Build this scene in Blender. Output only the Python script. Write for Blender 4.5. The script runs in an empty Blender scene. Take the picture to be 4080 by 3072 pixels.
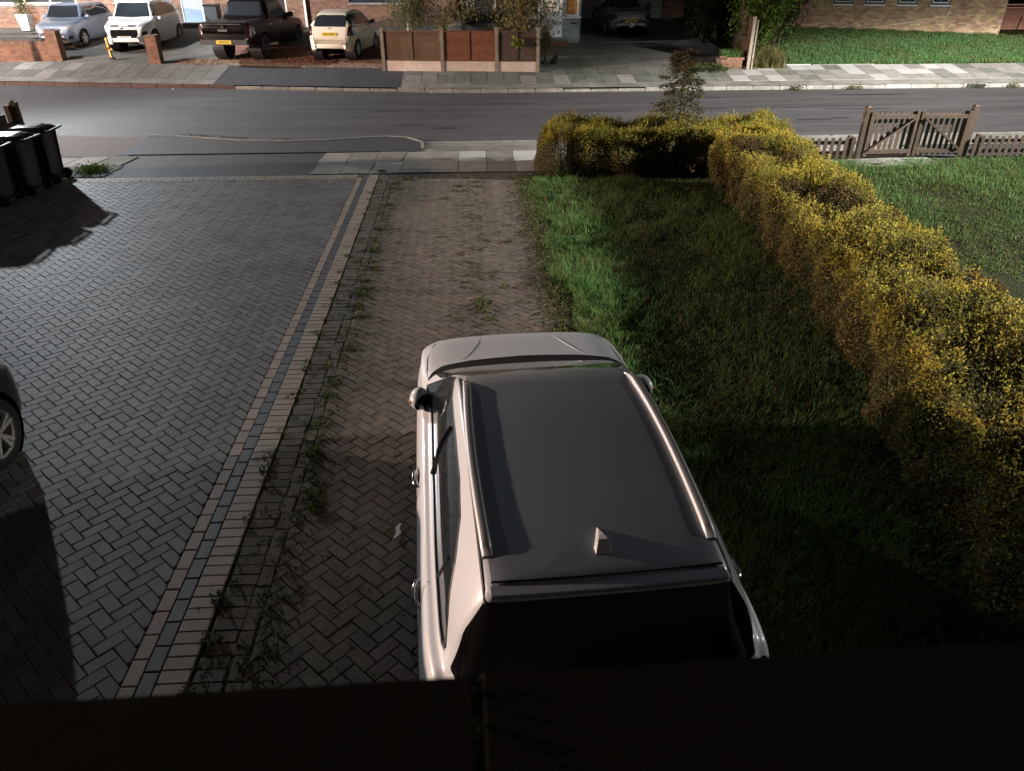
import bpy, bmesh, math, random
import numpy as np
from mathutils import Vector, Matrix
from mathutils.bvhtree import BVHTree
random.seed(7); RNG = np.random.default_rng(7)
S = bpy.context.scene
COL = S.collection
PI = math.pi
R = math.radians

# ------------------------------------------------------------------ camera, sky, lamps, exposure
cam = bpy.data.objects.new('camera', bpy.data.cameras.new('camera')); COL.objects.link(cam)
cam.data.sensor_width = 36.0
cam.data.lens = 36.0 * 2920 / 4080
cam.data.clip_start = 0.03; cam.data.clip_end = 500
cam.location = (0, 0, 3.95)
cam.rotation_euler = (R(90 - 30.66), 0, R(-3.3))
cam.data.dof.use_dof = True; cam.data.dof.focus_distance = 11.0; cam.data.dof.aperture_fstop = 6.0
S.camera = cam

W = bpy.data.worlds.new('World'); S.world = W; W.use_nodes = True
nt = W.node_tree; nt.nodes.clear()
wo = nt.nodes.new('ShaderNodeOutputWorld'); bg = nt.nodes.new('ShaderNodeBackground')
sky = nt.nodes.new('ShaderNodeTexSky'); sky.sky_type = 'NISHITA'; sky.sun_disc = False
sky.sun_elevation = R(-4.0); sky.sun_rotation = R(200)
bg.inputs['Strength'].default_value = 0.14
hs = nt.nodes.new('ShaderNodeHueSaturation'); hs.inputs['Saturation'].default_value = 0.25
nt.links.new(sky.outputs[0], hs.inputs['Color']); nt.links.new(hs.outputs[0], bg.inputs[0]); nt.links.new(bg.outputs[0], wo.inputs[0])

S.view_settings.view_transform = 'Standard'; S.view_settings.look = 'None'
S.view_settings.exposure = 2.6; S.view_settings.gamma = 1.0
S.cycles.use_denoising = True
S.cycles.max_bounces = 6; S.cycles.diffuse_bounces = 3; S.cycles.glossy_bounces = 4
S.cycles.transmission_bounces = 6; S.cycles.transparent_max_bounces = 8
S.cycles.sample_clamp_indirect = 4.0

LAMPS = [   # street lamps outside the frame: lantern position, colour, watts, radius, cut-off of the lantern (sine of the angle below level)
    ('far left', (-17.6, 28.9, 6.3), (0.88, 0.95, 1.0), 2150, 0.14, (0.08, 0.225, 1.0, 0.46, 0.165)),
    ('right', (22.5, 13.2, 6.8), (1.0, 0.96, 0.91), 9400, 0.14, (0.215, 0.33, 0.72, 0.27, 0.14)),
    ('far down the street', (-38.0, 14.5, 5.2), (1.0, 0.72, 0.58), 15000, 0.25, (0.02, 0.06, 1.0, 0.5, 0.2))]
for n, p, c, w, r, co in LAMPS:
    L = bpy.data.lights.new('street_light', 'POINT'); L.energy = w; L.color = c; L.shadow_soft_size = r
    L.use_nodes = True; t = L.node_tree; em = next(q for q in t.nodes if q.type == 'EMISSION')
    ge = t.nodes.new('ShaderNodeNewGeometry'); sx = t.nodes.new('ShaderNodeSeparateXYZ'); ab = t.nodes.new('ShaderNodeMath'); ab.operation = 'ABSOLUTE'
    fc = t.nodes.new('ShaderNodeFloatCurve'); cu = fc.mapping.curves[0]
    cu.points[0].location = (0, 0); cu.points[1].location = (1, 0.2)
    for q in ((co[0] * 0.6, 0.0), (co[0], 0.06), ((co[0] + co[1]) / 2, 0.45), (co[1], 0.93), (0.45, co[2]), (0.60, co[3]), (0.75, co[4])): cu.points.new(*q)
    fc.mapping.update()
    t.links.new(ge.outputs['Incoming'], sx.inputs[0]); t.links.new(sx.outputs[2], ab.inputs[0]); t.links.new(ab.outputs[0], fc.inputs['Value'])
    t.links.new(fc.outputs[0], em.inputs['Strength'])
    o = bpy.data.objects.new('street_light', L); o.location = p; COL.objects.link(o)

# ------------------------------------------------------------------ materials
def nodes(m):
    m.use_nodes = True; t = m.node_tree
    return t, t.nodes.get('Principled BSDF')
def M(name, col, rough=0.7, var=0.0, scale=8.0, col2=None, rnd=0.0, bump=0.0, bscale=60.0, metal=0.0, coat=0.0,
      spec=0.5, emit=None, estr=0.0, sat=0.0, mixlo=0.4, mixhi=0.6, det=5.0):
    """procedural surface: colour noise (var / col2), per-piece tone (rnd), fine relief (bump)"""
    m = bpy.data.materials.new(name); t, b = nodes(m)
    N = t.nodes.new; K = t.links.new
    b.inputs['Roughness'].default_value = rough; b.inputs['Metallic'].default_value = metal
    b.inputs['Specular IOR Level'].default_value = spec
    if coat: b.inputs['Coat Weight'].default_value = coat; b.inputs['Coat Roughness'].default_value = 0.06
    if emit: b.inputs['Emission Color'].default_value = (*emit, 1); b.inputs['Emission Strength'].default_value = estr
    c0 = (*col, 1); b.inputs['Base Color'].default_value = c0
    geo = N('ShaderNodeNewGeometry'); pos = geo.outputs['Position']
    cur = None
    if col2 is not None:
        n = N('ShaderNodeTexNoise'); n.inputs['Scale'].default_value = scale; n.inputs['Detail'].default_value = det
        n.inputs['Roughness'].default_value = 0.65; K(pos, n.inputs['Vector'])
        mr = N('ShaderNodeMapRange'); mr.inputs[1].default_value = mixlo; mr.inputs[2].default_value = mixhi
        K(n.outputs['Fac'], mr.inputs[0])
        mx = N('ShaderNodeMix'); mx.data_type = 'RGBA'; mx.inputs[6].default_value = c0; mx.inputs[7].default_value = (*col2, 1)
        K(mr.outputs[0], mx.inputs[0]); cur = mx.outputs[2]
    if var or rnd:
        hsv = N('ShaderNodeHueSaturation'); hsv.inputs['Color'].default_value = c0
        if cur: K(cur, hsv.inputs['Color'])
        acc = None
        if var:
            n2 = N('ShaderNodeTexNoise'); n2.inputs['Scale'].default_value = scale * 4.3; n2.inputs['Detail'].default_value = 6
            K(pos, n2.inputs['Vector'])
            mr2 = N('ShaderNodeMapRange'); mr2.inputs[1].default_value = 0.25; mr2.inputs[2].default_value = 0.75
            mr2.inputs[3].default_value = 1 - var; mr2.inputs[4].default_value = 1 + var
            K(n2.outputs['Fac'], mr2.inputs[0]); acc = mr2.outputs[0]
        if rnd:
            oi = N('ShaderNodeObjectInfo'); ad = N('ShaderNodeMath'); ad.operation = 'ADD'
            K(oi.outputs['Random'], ad.inputs[0]); K(geo.outputs['Random Per Island'], ad.inputs[1])
            fr = N('ShaderNodeMath'); fr.operation = 'FRACT'; K(ad.outputs[0], fr.inputs[0])
            mr3 = N('ShaderNodeMapRange'); mr3.inputs[3].default_value = 1 - rnd; mr3.inputs[4].default_value = 1 + rnd
            K(fr.outputs[0], mr3.inputs[0])
            if acc:
                mu = N('ShaderNodeMath'); mu.operation = 'MULTIPLY'; K(acc, mu.inputs[0]); K(mr3.outputs[0], mu.inputs[1]); acc = mu.outputs[0]
            else: acc = mr3.outputs[0]
            if sat:
                f2 = N('ShaderNodeMath'); f2.operation = 'MULTIPLY'; f2.inputs[1].default_value = 7.31; K(fr.outputs[0], f2.inputs[0])
                f3 = N('ShaderNodeMath'); f3.operation = 'FRACT'; K(f2.outputs[0], f3.inputs[0])
                mr4 = N('ShaderNodeMapRange'); mr4.inputs[3].default_value = 0.5 - sat; mr4.inputs[4].default_value = 0.5 + sat
                K(f3.outputs[0], mr4.inputs[0]); K(mr4.outputs[0], hsv.inputs['Hue'])
        K(acc, hsv.inputs['Value']); cur = hsv.outputs[0]
    if cur: K(cur, b.inputs['Base Color'])
    if bump:
        n3 = N('ShaderNodeTexNoise'); n3.inputs['Scale'].default_value = bscale; n3.inputs['Detail'].default_value = 4
        K(pos, n3.inputs['Vector'])
        bp = N('ShaderNodeBump'); bp.inputs['Strength'].default_value = bump; bp.inputs['Distance'].default_value = 0.02
        K(n3.outputs['Fac'], bp.inputs['Height']); K(bp.outputs[0], b.inputs['Normal'])
    return m
def glass(name, tint=(0.02, 0.025, 0.03), rough=0.03):
    m = bpy.data.materials.new(name); t, b = nodes(m)
    b.inputs['Base Color'].default_value = (*tint, 1); b.inputs['Roughness'].default_value = rough
    b.inputs['Specular IOR Level'].default_value = 0.6; b.inputs['Coat Weight'].default_value = 0.3
    return m

def asphalt_mat():
    m = bpy.data.materials.new('asphalt'); t, b = nodes(m); N = t.nodes.new; K = t.links.new
    geo = N('ShaderNodeNewGeometry'); mp = N('ShaderNodeMapping'); mp.inputs['Scale'].default_value = (0.16, 1.5, 1); K(geo.outputs['Position'], mp.inputs['Vector'])
    a = N('ShaderNodeTexNoise'); a.inputs['Scale'].default_value = 1.0; a.inputs['Detail'].default_value = 8; a.inputs['Roughness'].default_value = 0.7; K(mp.outputs[0], a.inputs['Vector'])
    f = N('ShaderNodeTexNoise'); f.inputs['Scale'].default_value = 38; f.inputs['Detail'].default_value = 6; f.inputs['Roughness'].default_value = 0.8; K(geo.outputs['Position'], f.inputs['Vector'])
    v = N('ShaderNodeTexVoronoi'); v.feature = 'DISTANCE_TO_EDGE'; v.inputs['Scale'].default_value = 0.9
    wn = N('ShaderNodeTexNoise'); wn.inputs['Scale'].default_value = 2.0; wn.inputs['Detail'].default_value = 5; K(geo.outputs['Position'], wn.inputs['Vector'])
    wm = N('ShaderNodeMix'); wm.data_type = 'RGBA'; wm.blend_type = 'ADD'; wm.inputs[0].default_value = 0.9; K(mp.outputs[0], wm.inputs[6]); K(wn.outputs['Color'], wm.inputs[7]); K(wm.outputs[2], v.inputs['Vector'])
    cr = N('ShaderNodeMapRange'); cr.inputs[1].default_value = 0.0; cr.inputs[2].default_value = 0.012; cr.inputs[3].default_value = 0.72; cr.inputs[4].default_value = 1.0; K(v.outputs['Distance'], cr.inputs[0])
    ra = N('ShaderNodeMapRange'); ra.inputs[1].default_value = 0.3; ra.inputs[2].default_value = 0.7; ra.inputs[3].default_value = 0.62; ra.inputs[4].default_value = 1.38; K(a.outputs['Fac'], ra.inputs[0])
    rf = N('ShaderNodeMapRange'); rf.inputs[1].default_value = 0.3; rf.inputs[2].default_value = 0.7; rf.inputs[3].default_value = 0.5; rf.inputs[4].default_value = 1.6; K(f.outputs['Fac'], rf.inputs[0])
    m1 = N('ShaderNodeMath'); m1.operation = 'MULTIPLY'; K(ra.outputs[0], m1.inputs[0]); K(rf.outputs[0], m1.inputs[1])
    m2 = N('ShaderNodeMath'); m2.operation = 'MULTIPLY'; K(m1.outputs[0], m2.inputs[0]); K(cr.outputs[0], m2.inputs[1])
    h = N('ShaderNodeHueSaturation'); h.inputs['Color'].default_value = (0.066, 0.065, 0.068, 1); K(m2.outputs[0], h.inputs['Value']); K(h.outputs[0], b.inputs['Base Color'])
    rr = N('ShaderNodeMapRange'); rr.inputs[3].default_value = 0.60; rr.inputs[4].default_value = 0.86; K(a.outputs['Fac'], rr.inputs[0]); K(rr.outputs[0], b.inputs['Roughness'])
    bp = N('ShaderNodeBump'); bp.inputs['Strength'].default_value = 0.7; bp.inputs['Distance'].default_value = 0.02; K(f.outputs['Fac'], bp.inputs['Height']); K(bp.outputs[0], b.inputs['Normal'])
    return m
PAINT = lambda n, c, metal=0.0, rough=0.32: M(n, c, rough, metal=metal, coat=0.8, spec=0.5)
mat = {
 'asphalt': asphalt_mat(),
 'tarmac': M('dark_tarmac', (0.036, 0.037, 0.042), 0.75, 0.2, 1.5, (0.048, 0.048, 0.052), bump=0.4, bscale=70),
 'soil': M('soil', (0.030, 0.024, 0.017), 0.95, 0.35, 3, (0.05, 0.04, 0.028), bump=0.8, bscale=25, spec=0.0), 'hedge_core': M('hedge_shade', (0.016, 0.013, 0.008), 0.95, 0.3, 9, spec=0.0),
 'lawn_base': M('lawn_base', (0.020, 0.026, 0.010), 0.95, 0.4, 2.5, (0.034, 0.030, 0.014), bump=0.8, bscale=25, spec=0.03),
 'joint': M('joint_sand', (0.046, 0.042, 0.037), 0.95, 0.3, 10, (0.032, 0.031, 0.027), bump=0.4),
 'moss_joint': M('mossy_joint', (0.040, 0.036, 0.024), 0.95, 0.4, 6, (0.028, 0.040, 0.014), bump=0.7, bscale=40),
 'block': M('grey_block', (0.160, 0.157, 0.158), 0.66, 0.24, 0.38, (0.138, 0.120, 0.110), rnd=0.20, sat=0.02, bump=0.15, bscale=220, spec=0.4),
 'beige': M('beige_block', (0.33, 0.275, 0.215), 0.65, 0.10, 4, (0.36, 0.26, 0.21), rnd=0.12, sat=0.02, bump=0.15, bscale=220),
 'charcoal': M('charcoal_block', (0.095, 0.092, 0.10), 0.6, 0.1, 4, rnd=0.12, bump=0.15, bscale=220),
 'old_block': M('worn_brown_block', (0.125, 0.092, 0.072), 0.85, 0.28, 2.2, (0.105, 0.090, 0.068), rnd=0.15, sat=0.015, bump=0.6, bscale=120),
 'slab': M('paving_slab', (0.27, 0.255, 0.235), 0.8, 0.12, 2.5, (0.21, 0.20, 0.175), rnd=0.22, bump=0.3, bscale=120),
 'slab_dull': M('dull_slab', (0.155, 0.15, 0.138), 0.85, 0.15, 1.2, (0.12, 0.118, 0.108), rnd=0.07, bump=0.3, bscale=120),
 'slab_pale': M('pale_slab', (0.40, 0.40, 0.385), 0.8, 0.08, 2.5, rnd=0.08, bump=0.25, bscale=120),
 'slab_green': M('mossy_slab', (0.17, 0.18, 0.15), 0.85, 0.15, 1.5, (0.11, 0.12, 0.09), rnd=0.12, bump=0.3, bscale=120),
 'concrete': M('concrete', (0.235, 0.225, 0.205), 0.85, 0.2, 0.9, (0.15, 0.145, 0.13), bump=0.4, bscale=60),
 'drive_conc': M('old_concrete', (0.17, 0.165, 0.15), 0.85, 0.2, 0.7, (0.11, 0.11, 0.10), bump=0.4, bscale=60),
 'kerb': M('kerb_concrete', (0.30, 0.285, 0.255), 0.85, 0.2, 2.0, (0.2, 0.195, 0.17), rnd=0.12, bump=0.4, bscale=80),
 'red_kerb': M('red_kerb', (0.095, 0.053, 0.043), 0.85, 0.2, 2.0, (0.07, 0.045, 0.038), rnd=0.1, bump=0.4, bscale=80),
 'mortar': M('mortar', (0.24, 0.215, 0.18), 0.95, 0.2, 10, bump=0.4),
 'brick_red': M('red_brick', (0.175, 0.085, 0.055), 0.85, 0.25, 6, (0.23, 0.12, 0.07), rnd=0.28, sat=0.02, bump=0.3, bscale=120),
 'brick_brown': M('brown_brick', (0.20, 0.115, 0.075), 0.85, 0.2, 6, (0.16, 0.085, 0.06), rnd=0.3, sat=0.02, bump=0.3, bscale=120),
 'brick_buff': M('buff_brick', (0.38, 0.275, 0.165), 0.85, 0.15, 3, (0.30, 0.19, 0.11), rnd=0.32, sat=0.025, bump=0.3, bscale=120),
 'fence_red': M('red_brown_board', (0.21, 0.075, 0.035), 0.8, 0.2, 7, (0.15, 0.06, 0.032), rnd=0.14, bump=0.35, bscale=90),
 'fence_brown': M('brown_board', (0.135, 0.075, 0.042), 0.85, 0.2, 7, (0.10, 0.06, 0.036), rnd=0.16, bump=0.35, bscale=90),
 'fence_dark': M('dark_brown_board', (0.095, 0.060, 0.044), 0.85, 0.2, 7, (0.075, 0.05, 0.038), rnd=0.12, bump=0.35, bscale=90),
 'post_conc': M('post_concrete', (0.34, 0.29, 0.225), 0.85, 0.12, 5, (0.26, 0.225, 0.18), bump=0.35, bscale=80),
 'gravel_board': M('gravel_board', (0.64, 0.54, 0.47), 0.85, 0.10, 3, (0.55, 0.46, 0.40), bump=0.25, bscale=80),
 'timber': M('picket_timber', (0.155, 0.105, 0.073), 0.85, 0.25, 9, (0.115, 0.083, 0.062), rnd=0.16, bump=0.35, bscale=70),
 'old_timber': M('weathered_timber', (0.16, 0.10, 0.065), 0.85, 0.2, 9, (0.11, 0.07, 0.05), rnd=0.1, bump=0.4, bscale=70),
 'grey_board': M('grey_board', (0.12, 0.12, 0.125), 0.8, 0.15, 6, rnd=0.1, bump=0.3),
 'bin': M('bin_plastic', (0.060, 0.061, 0.067), 0.5, 0.1, 20, bump=0.08, bscale=160),
 'bin_lid': M('bin_lid_plastic', (0.030, 0.031, 0.036), 0.16, 0.1, 20),
 'rubber': M('rubber', (0.012, 0.012, 0.013), 0.75, bump=0.1),
 'black_plastic': M('black_plastic', (0.015, 0.015, 0.016), 0.5),
 'gloss_black': M('gloss_black', (0.008, 0.008, 0.009), 0.08, coat=0.5),
 'chrome': M('chrome', (0.75, 0.75, 0.76), 0.12, metal=1.0),
 'alloy': M('alloy', (0.62, 0.61, 0.58), 0.4, metal=0.5),
 'dark_alloy': M('dark_alloy', (0.10, 0.10, 0.105), 0.4, metal=0.7),
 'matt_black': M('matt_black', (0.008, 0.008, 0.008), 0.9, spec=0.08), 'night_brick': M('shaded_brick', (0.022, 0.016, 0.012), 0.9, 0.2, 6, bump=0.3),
 'glass': glass('car_glass'), 'glass_house': glass('house_glass', (0.04, 0.045, 0.05), 0.05),
 'lens': M('clear_lens', (0.55, 0.56, 0.58), 0.12, metal=0.35, coat=0.8),
 'red_lens': M('red_lens', (0.035, 0.004, 0.004), 0.15, coat=0.8),
 'orange_lens': M('amber_lens', (0.5, 0.18, 0.03), 0.2, coat=0.8),
 'plate_y': M('yellow_plate', (0.62, 0.44, 0.04), 0.35), 'plate_w': M('white_plate', (0.66, 0.66, 0.62), 0.35),
 'letter': M('plate_letter', (0.01, 0.01, 0.01), 0.5),
 'white_warm_lit': PAINT('warm_lit_white_paint', (0.70, 0.63, 0.50)), 'white_paint': PAINT('white_paint', (0.76, 0.76, 0.74)), 'roof_grey': M('grey_roof_paint', (0.41, 0.46, 0.53), 0.36, metal=0.55, coat=0.4, spec=0.5), 'pearl': M('white_body_paint', (0.71, 0.75, 0.79), 0.34, coat=0.5, spec=0.5), 'silver_blue': PAINT('silver_blue_paint', (0.25, 0.30, 0.40), 0.3, 0.35),  # city car's white paint carries the warm lamplight in its colour
 'dark_red': M('dark_maroon_paint', (0.007, 0.004, 0.004), 0.28, spec=0.3, coat=0.25), 'dark_grey': PAINT('dark_grey_paint', (0.014, 0.014, 0.016), 0.2),
 'mid_grey': PAINT('grey_paint', (0.22, 0.22, 0.225), 0.4), 'steel_grey': PAINT('steel_grey_paint', (0.25, 0.255, 0.265), 0.45),
 'soft_top': M('soft_top', (0.012, 0.012, 0.014), 0.8),
 'upvc': M('white_upvc', (0.74, 0.73, 0.71), 0.4), 'upvc_cream': M('cream_frame', (0.66, 0.56, 0.46), 0.5),
 'door_blue': M('pale_blue_door', (0.27, 0.34, 0.43), 0.4), 'render_sage': M('sage_render', (0.27, 0.32, 0.30), 0.8, 0.08, 3, bump=0.2),
 'render_white': M('pale_render', (0.46, 0.44, 0.40), 0.85, 0.1, 3, bump=0.3), 'navy': M('navy_frame', (0.022, 0.022, 0.05), 0.4),
 'dark_door': M('dark_door', (0.03, 0.028, 0.045), 0.45), 'garage_grey': M('garage_door', (0.18, 0.19, 0.215), 0.5),
 'roof_tile': M('roof_tile', (0.09, 0.06, 0.05), 0.85, 0.2, 5, rnd=0.2, bump=0.3),
 'pipe': M('cream_pipe', (0.55, 0.45, 0.33), 0.5), 'black_iron': M('black_iron', (0.02, 0.02, 0.022), 0.5),
 'yellow_metal': M('yellow_metal', (0.60, 0.32, 0.03), 0.45, 0.1, 12),
 'lit_curtain': M('lit_curtain', (0.30, 0.15, 0.05), 0.9, 0.5, 9, (0.45, 0.26, 0.10), emit=(1.0, 0.42, 0.10), estr=0.004),
 'blue_led': M('blue_led', (0.02, 0.05, 0.4), 0.3, emit=(0.05, 0.16, 1.0), estr=0.10),
 'lamp_lens': M('lamp_lens', (0.8, 0.8, 0.8), 0.3, emit=(0.9, 0.95, 1.0), estr=3.0),
 'galvanised': M('galvanised', (0.35, 0.36, 0.36), 0.45, 0.1, 8, metal=0.7),
 'bark': M('bark', (0.055, 0.042, 0.03), 0.95, 0.3, 12, bump=0.7, bscale=50),
 'birch_bark': M('birch_bark', (0.62, 0.60, 0.55), 0.8, 0.1, 10, (0.12, 0.10, 0.09), bump=0.3, mixlo=0.6, mixhi=0.66),
 'cat_fur': M('black_fur', (0.006, 0.006, 0.006), 0.8, bump=0.4, bscale=200),
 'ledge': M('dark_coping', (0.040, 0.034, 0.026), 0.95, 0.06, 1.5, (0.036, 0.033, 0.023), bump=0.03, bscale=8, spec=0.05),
 'grit': M('kerb_grit', (0.12, 0.095, 0.075), 0.9, 0.1, 6, (0.08, 0.065, 0.05), rnd=0.4),
 'gravel': M('gravel_stone', (0.28, 0.21, 0.15), 0.85, 0.1, 6, (0.20, 0.12, 0.085), rnd=0.4, sat=0.02),
 'red_gravel': M('red_shale', (0.19, 0.085, 0.055), 0.85, 0.1, 6, (0.13, 0.06, 0.045), rnd=0.4, sat=0.02),
 'paper': M('paper', (0.7, 0.7, 0.68), 0.8),
}
def leafmat(name, col, col2, scale=1.5, rnd=0.35, sat=0.03, rough=0.75, mixlo=0.4, mixhi=0.6):
    m = M(name, col, rough, 0.0, scale, col2, rnd=rnd, sat=sat, spec=0.06, mixlo=mixlo, mixhi=mixhi)
    t, b = m.node_tree, m.node_tree.nodes['Principled BSDF']; out = next(q for q in t.nodes if q.type == 'OUTPUT_MATERIAL')
    tr = t.nodes.new('ShaderNodeBsdfTranslucent'); mix = t.nodes.new('ShaderNodeMixShader'); mix.inputs[0].default_value = 0.42
    src = b.inputs['Base Color'].links[0].from_socket; t.links.new(src, tr.inputs['Color'])      # light through the leaf
    t.links.new(b.outputs[0], mix.inputs[1]); t.links.new(tr.outputs[0], mix.inputs[2]); t.links.new(mix.outputs[0], out.inputs['Surface'])
    return m
mat.update({
 'grass': leafmat('grass_blade', (0.098, 0.175, 0.055), (0.112, 0.15, 0.055), 0.9, 0.35, 0.025),
 'grass_bright': leafmat('bright_grass', (0.135, 0.28, 0.085), (0.15, 0.225, 0.075), 0.7, 0.3, 0.02),
 'grass_far': leafmat('verge_grass', (0.12, 0.235, 0.088), (0.145, 0.205, 0.08), 0.5, 0.3, 0.02),
 'dry_grass': leafmat('dry_grass', (0.24, 0.20, 0.09), (0.12, 0.13, 0.05), 2, 0.3),
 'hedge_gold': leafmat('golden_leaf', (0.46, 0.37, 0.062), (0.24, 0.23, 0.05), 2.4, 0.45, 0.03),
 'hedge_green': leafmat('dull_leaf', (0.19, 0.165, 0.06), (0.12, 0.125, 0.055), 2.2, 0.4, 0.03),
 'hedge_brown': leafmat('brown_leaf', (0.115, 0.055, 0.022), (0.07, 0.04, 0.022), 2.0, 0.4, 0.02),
 'weed': leafmat('weed_leaf', (0.065, 0.095, 0.028), (0.10, 0.105, 0.045), 6, 0.4, 0.03),
 'conifer': leafmat('conifer_spray', (0.11, 0.125, 0.075), (0.17, 0.155, 0.09), 5, 0.35, 0.03),
 'conifer_tip': leafmat('conifer_tip', (0.15, 0.105, 0.055), (0.11, 0.10, 0.055), 5, 0.3, 0.03),
 'shrub_leaf': leafmat('shrub_leaf', (0.14, 0.145, 0.06), (0.22, 0.18, 0.08), 2.5, 0.4, 0.03),
 'birch_leaf': leafmat('birch_leaf', (0.11, 0.13, 0.055), (0.16, 0.15, 0.07), 2.5, 0.4, 0.03),
 'laurel_leaf': leafmat('laurel_leaf', (0.060, 0.115, 0.024), (0.11, 0.15, 0.03), 2, 0.35, 0.03, 0.6),
 'dark_leaf': leafmat('dark_leaf', (0.035, 0.045, 0.018), (0.05, 0.05, 0.025), 2, 0.4, 0.03),
 'yellow_leaf': leafmat('yellow_leaf', (0.24, 0.23, 0.05), (0.16, 0.18, 0.045), 3, 0.3, 0.02),
})

# ------------------------------------------------------------------ mesh helpers
class MB:
    """collects shapes that become ONE mesh object"""
    def __init__(s): s.v = []; s.f = []
    def add(s, vs, fs):
        n = len(s.v); s.v += [tuple(p) for p in vs]; s.f += [tuple(i + n for i in f) for f in fs]; return s
    def box(s, c, d, rz=0.0, mtx=None):
        x, y, z = d[0] / 2, d[1] / 2, d[2] / 2
        vs = [Vector((a * x, b * y, e * z)) for e in (-1, 1) for b in (-1, 1) for a in (-1, 1)]
        m = mtx if mtx is not None else Matrix.Rotation(rz, 3, 'Z')
        vs = [m @ p + Vector(c) for p in vs]
        return s.add(vs, [(0, 2, 3, 1), (4, 5, 7, 6), (0, 1, 5, 4), (2, 6, 7, 3), (0, 4, 6, 2), (1, 3, 7, 5)])
    def bar(s, a, b, w, h=None, up=(0, 0, 1)):
        a = Vector(a); b = Vector(b); h = h or w; d = (b - a); L = d.length; d.normalize()
        u = Vector(up); x = d.cross(u)
        if x.length < 1e-4: x = d.cross(Vector((1, 0, 0)))
        x.normalize(); z = x.cross(d)
        m = Matrix((x, d, z)).transposed()
        return s.box((a + b) / 2, (w, L, h), mtx=m)
    def tube(s, pts, r, n=6, cap=True):
        pts = [Vector(p) for p in pts]; k = len(pts); rs = r if isinstance(r, (list, tuple)) else [r] * k
        base = len(s.v); ref = Vector((0.31, 0.17, 0.93))
        for i, p in enumerate(pts):
            d = (pts[min(i + 1, k - 1)] - pts[max(i - 1, 0)])
            d.normalize(); x = d.cross(ref)
            if x.length < 1e-3: x = d.cross(Vector((1, 0, 0)))
            x.normalize(); y = d.cross(x)
            for j in range(n):
                a = 2 * PI * j / n; s.v.append(tuple(p + (x * math.cos(a) + y * math.sin(a)) * rs[i]))
        for i in range(k - 1):
            for j in range(n):
                a = base + i * n + j; b = base + i * n + (j + 1) % n
                s.f.append((a, b, b + n, a + n))
        if cap:
            s.f.append(tuple(base + j for j in reversed(range(n)))); s.f.append(tuple(base + (k - 1) * n + j for j in range(n)))
        return s
    def lathe(s, prof, c=(0, 0, 0), n=24, axis='Z', closed=False):
        base = len(s.v); k = len(prof)
        for r, h in prof:
            for j in range(n):
                a = 2 * PI * j / n; p = (r * math.cos(a), r * math.sin(a), h)
                if axis == 'X': p = (p[2], p[0], p[1])
                if axis == 'Y': p = (p[0], p[2], p[1])
                s.v.append((p[0] + c[0], p[1] + c[1], p[2] + c[2]))
        for i in range(k - 1 + (1 if closed else 0)):
            i2 = (i + 1) % k
            for j in range(n):
                s.f.append((base + i * n + j, base + i * n + (j + 1) % n, base + i2 * n + (j + 1) % n, base + i2 * n + j))
        return s
    def prism(s, poly, z0, z1, inset=0.0, ch=0.0):
        """vertical prism over a convex polygon, its top edge chamfered"""
        n = len(poly); cx = sum(p[0] for p in poly) / n; cy = sum(p[1] for p in poly) / n
        vs = [(p[0], p[1], z0) for p in poly]; rings = [vs]
        if inset > 0:
            rings.append([(p[0], p[1], z1 - ch) for p in poly])
            top = []
            for p in poly:
                dx, dy = cx - p[0], cy - p[1]; L = math.hypot(dx, dy) or 1; k = min(inset * 1.4 / L, 0.4)
                top.append((p[0] + dx * k, p[1] + dy * k, z1))
            rings.append(top)
        else: rings.append([(p[0], p[1], z1) for p in poly])
        fs = []
        for i in range(len(rings) - 1):
            for j in range(n):
                fs.append((i * n + j, i * n + (j + 1) % n, (i + 1) * n + (j + 1) % n, (i + 1) * n + j))
        fs.append(tuple((len(rings) - 1) * n + j for j in range(n)))
        return s.add([p for r in rings for p in r], fs)
    def sphere(s, c, r, n=10, m=6):
        rx, ry, rz = r if isinstance(r, (tuple, list)) else (r, r, r); base = len(s.v)
        for i in range(m + 1):
            t = PI * i / m
            for j in range(n):
                a = 2 * PI * j / n
                s.v.append((c[0] + rx * math.sin(t) * math.cos(a), c[1] + ry * math.sin(t) * math.sin(a), c[2] + rz * math.cos(t)))
        for i in range(m):
            for j in range(n):
                s.f.append((base + i * n + j, base + (i + 1) * n + j, base + (i + 1) * n + (j + 1) % n, base + i * n + (j + 1) % n))
        return s
    def mesh(s, name, m, smooth=False):
        me = bpy.data.meshes.new(name); me.from_pydata(s.v, [], s.f); me.update()
        if m is not None: me.materials.append(mat[m] if isinstance(m, str) else m)
        if smooth: me.shade_smooth()
        return me
    def build(s, name, m, parent=None, smooth=False, **kw):
        return obj(name, s.mesh(name, m, smooth), parent, **kw)
def obj(name, me, parent=None, loc=None, rz=None, kind=None, label=None, cat=None, group=None):
    o = bpy.data.objects.new(name, me); COL.objects.link(o)
    if parent is not None: o.parent = parent
    if loc is not None: o.location = loc
    if rz is not None: o.rotation_euler = (0, 0, rz)
    return tag(o, label, cat, group, kind)
def tag(o, label=None, cat=None, group=None, kind=None):
    if label: o['label'] = label
    if cat: o['category'] = cat
    if group: o['group'] = group
    if kind: o['kind'] = kind
    return o
def thing(name, label, cat, loc=(0, 0, 0), rz=0.0, group=None):
    o = bpy.data.objects.new(name, None); COL.objects.link(o); o.location = loc; o.rotation_euler = (0, 0, rz)
    o.empty_display_size = 0.2
    return tag(o, label, cat, group)
def copy_tree(o, parent=None):
    c = o.copy(); COL.objects.link(c)
    if parent is not None: c.parent = parent
    for ch in list(o.children): copy_tree(ch, c)
    return c
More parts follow.
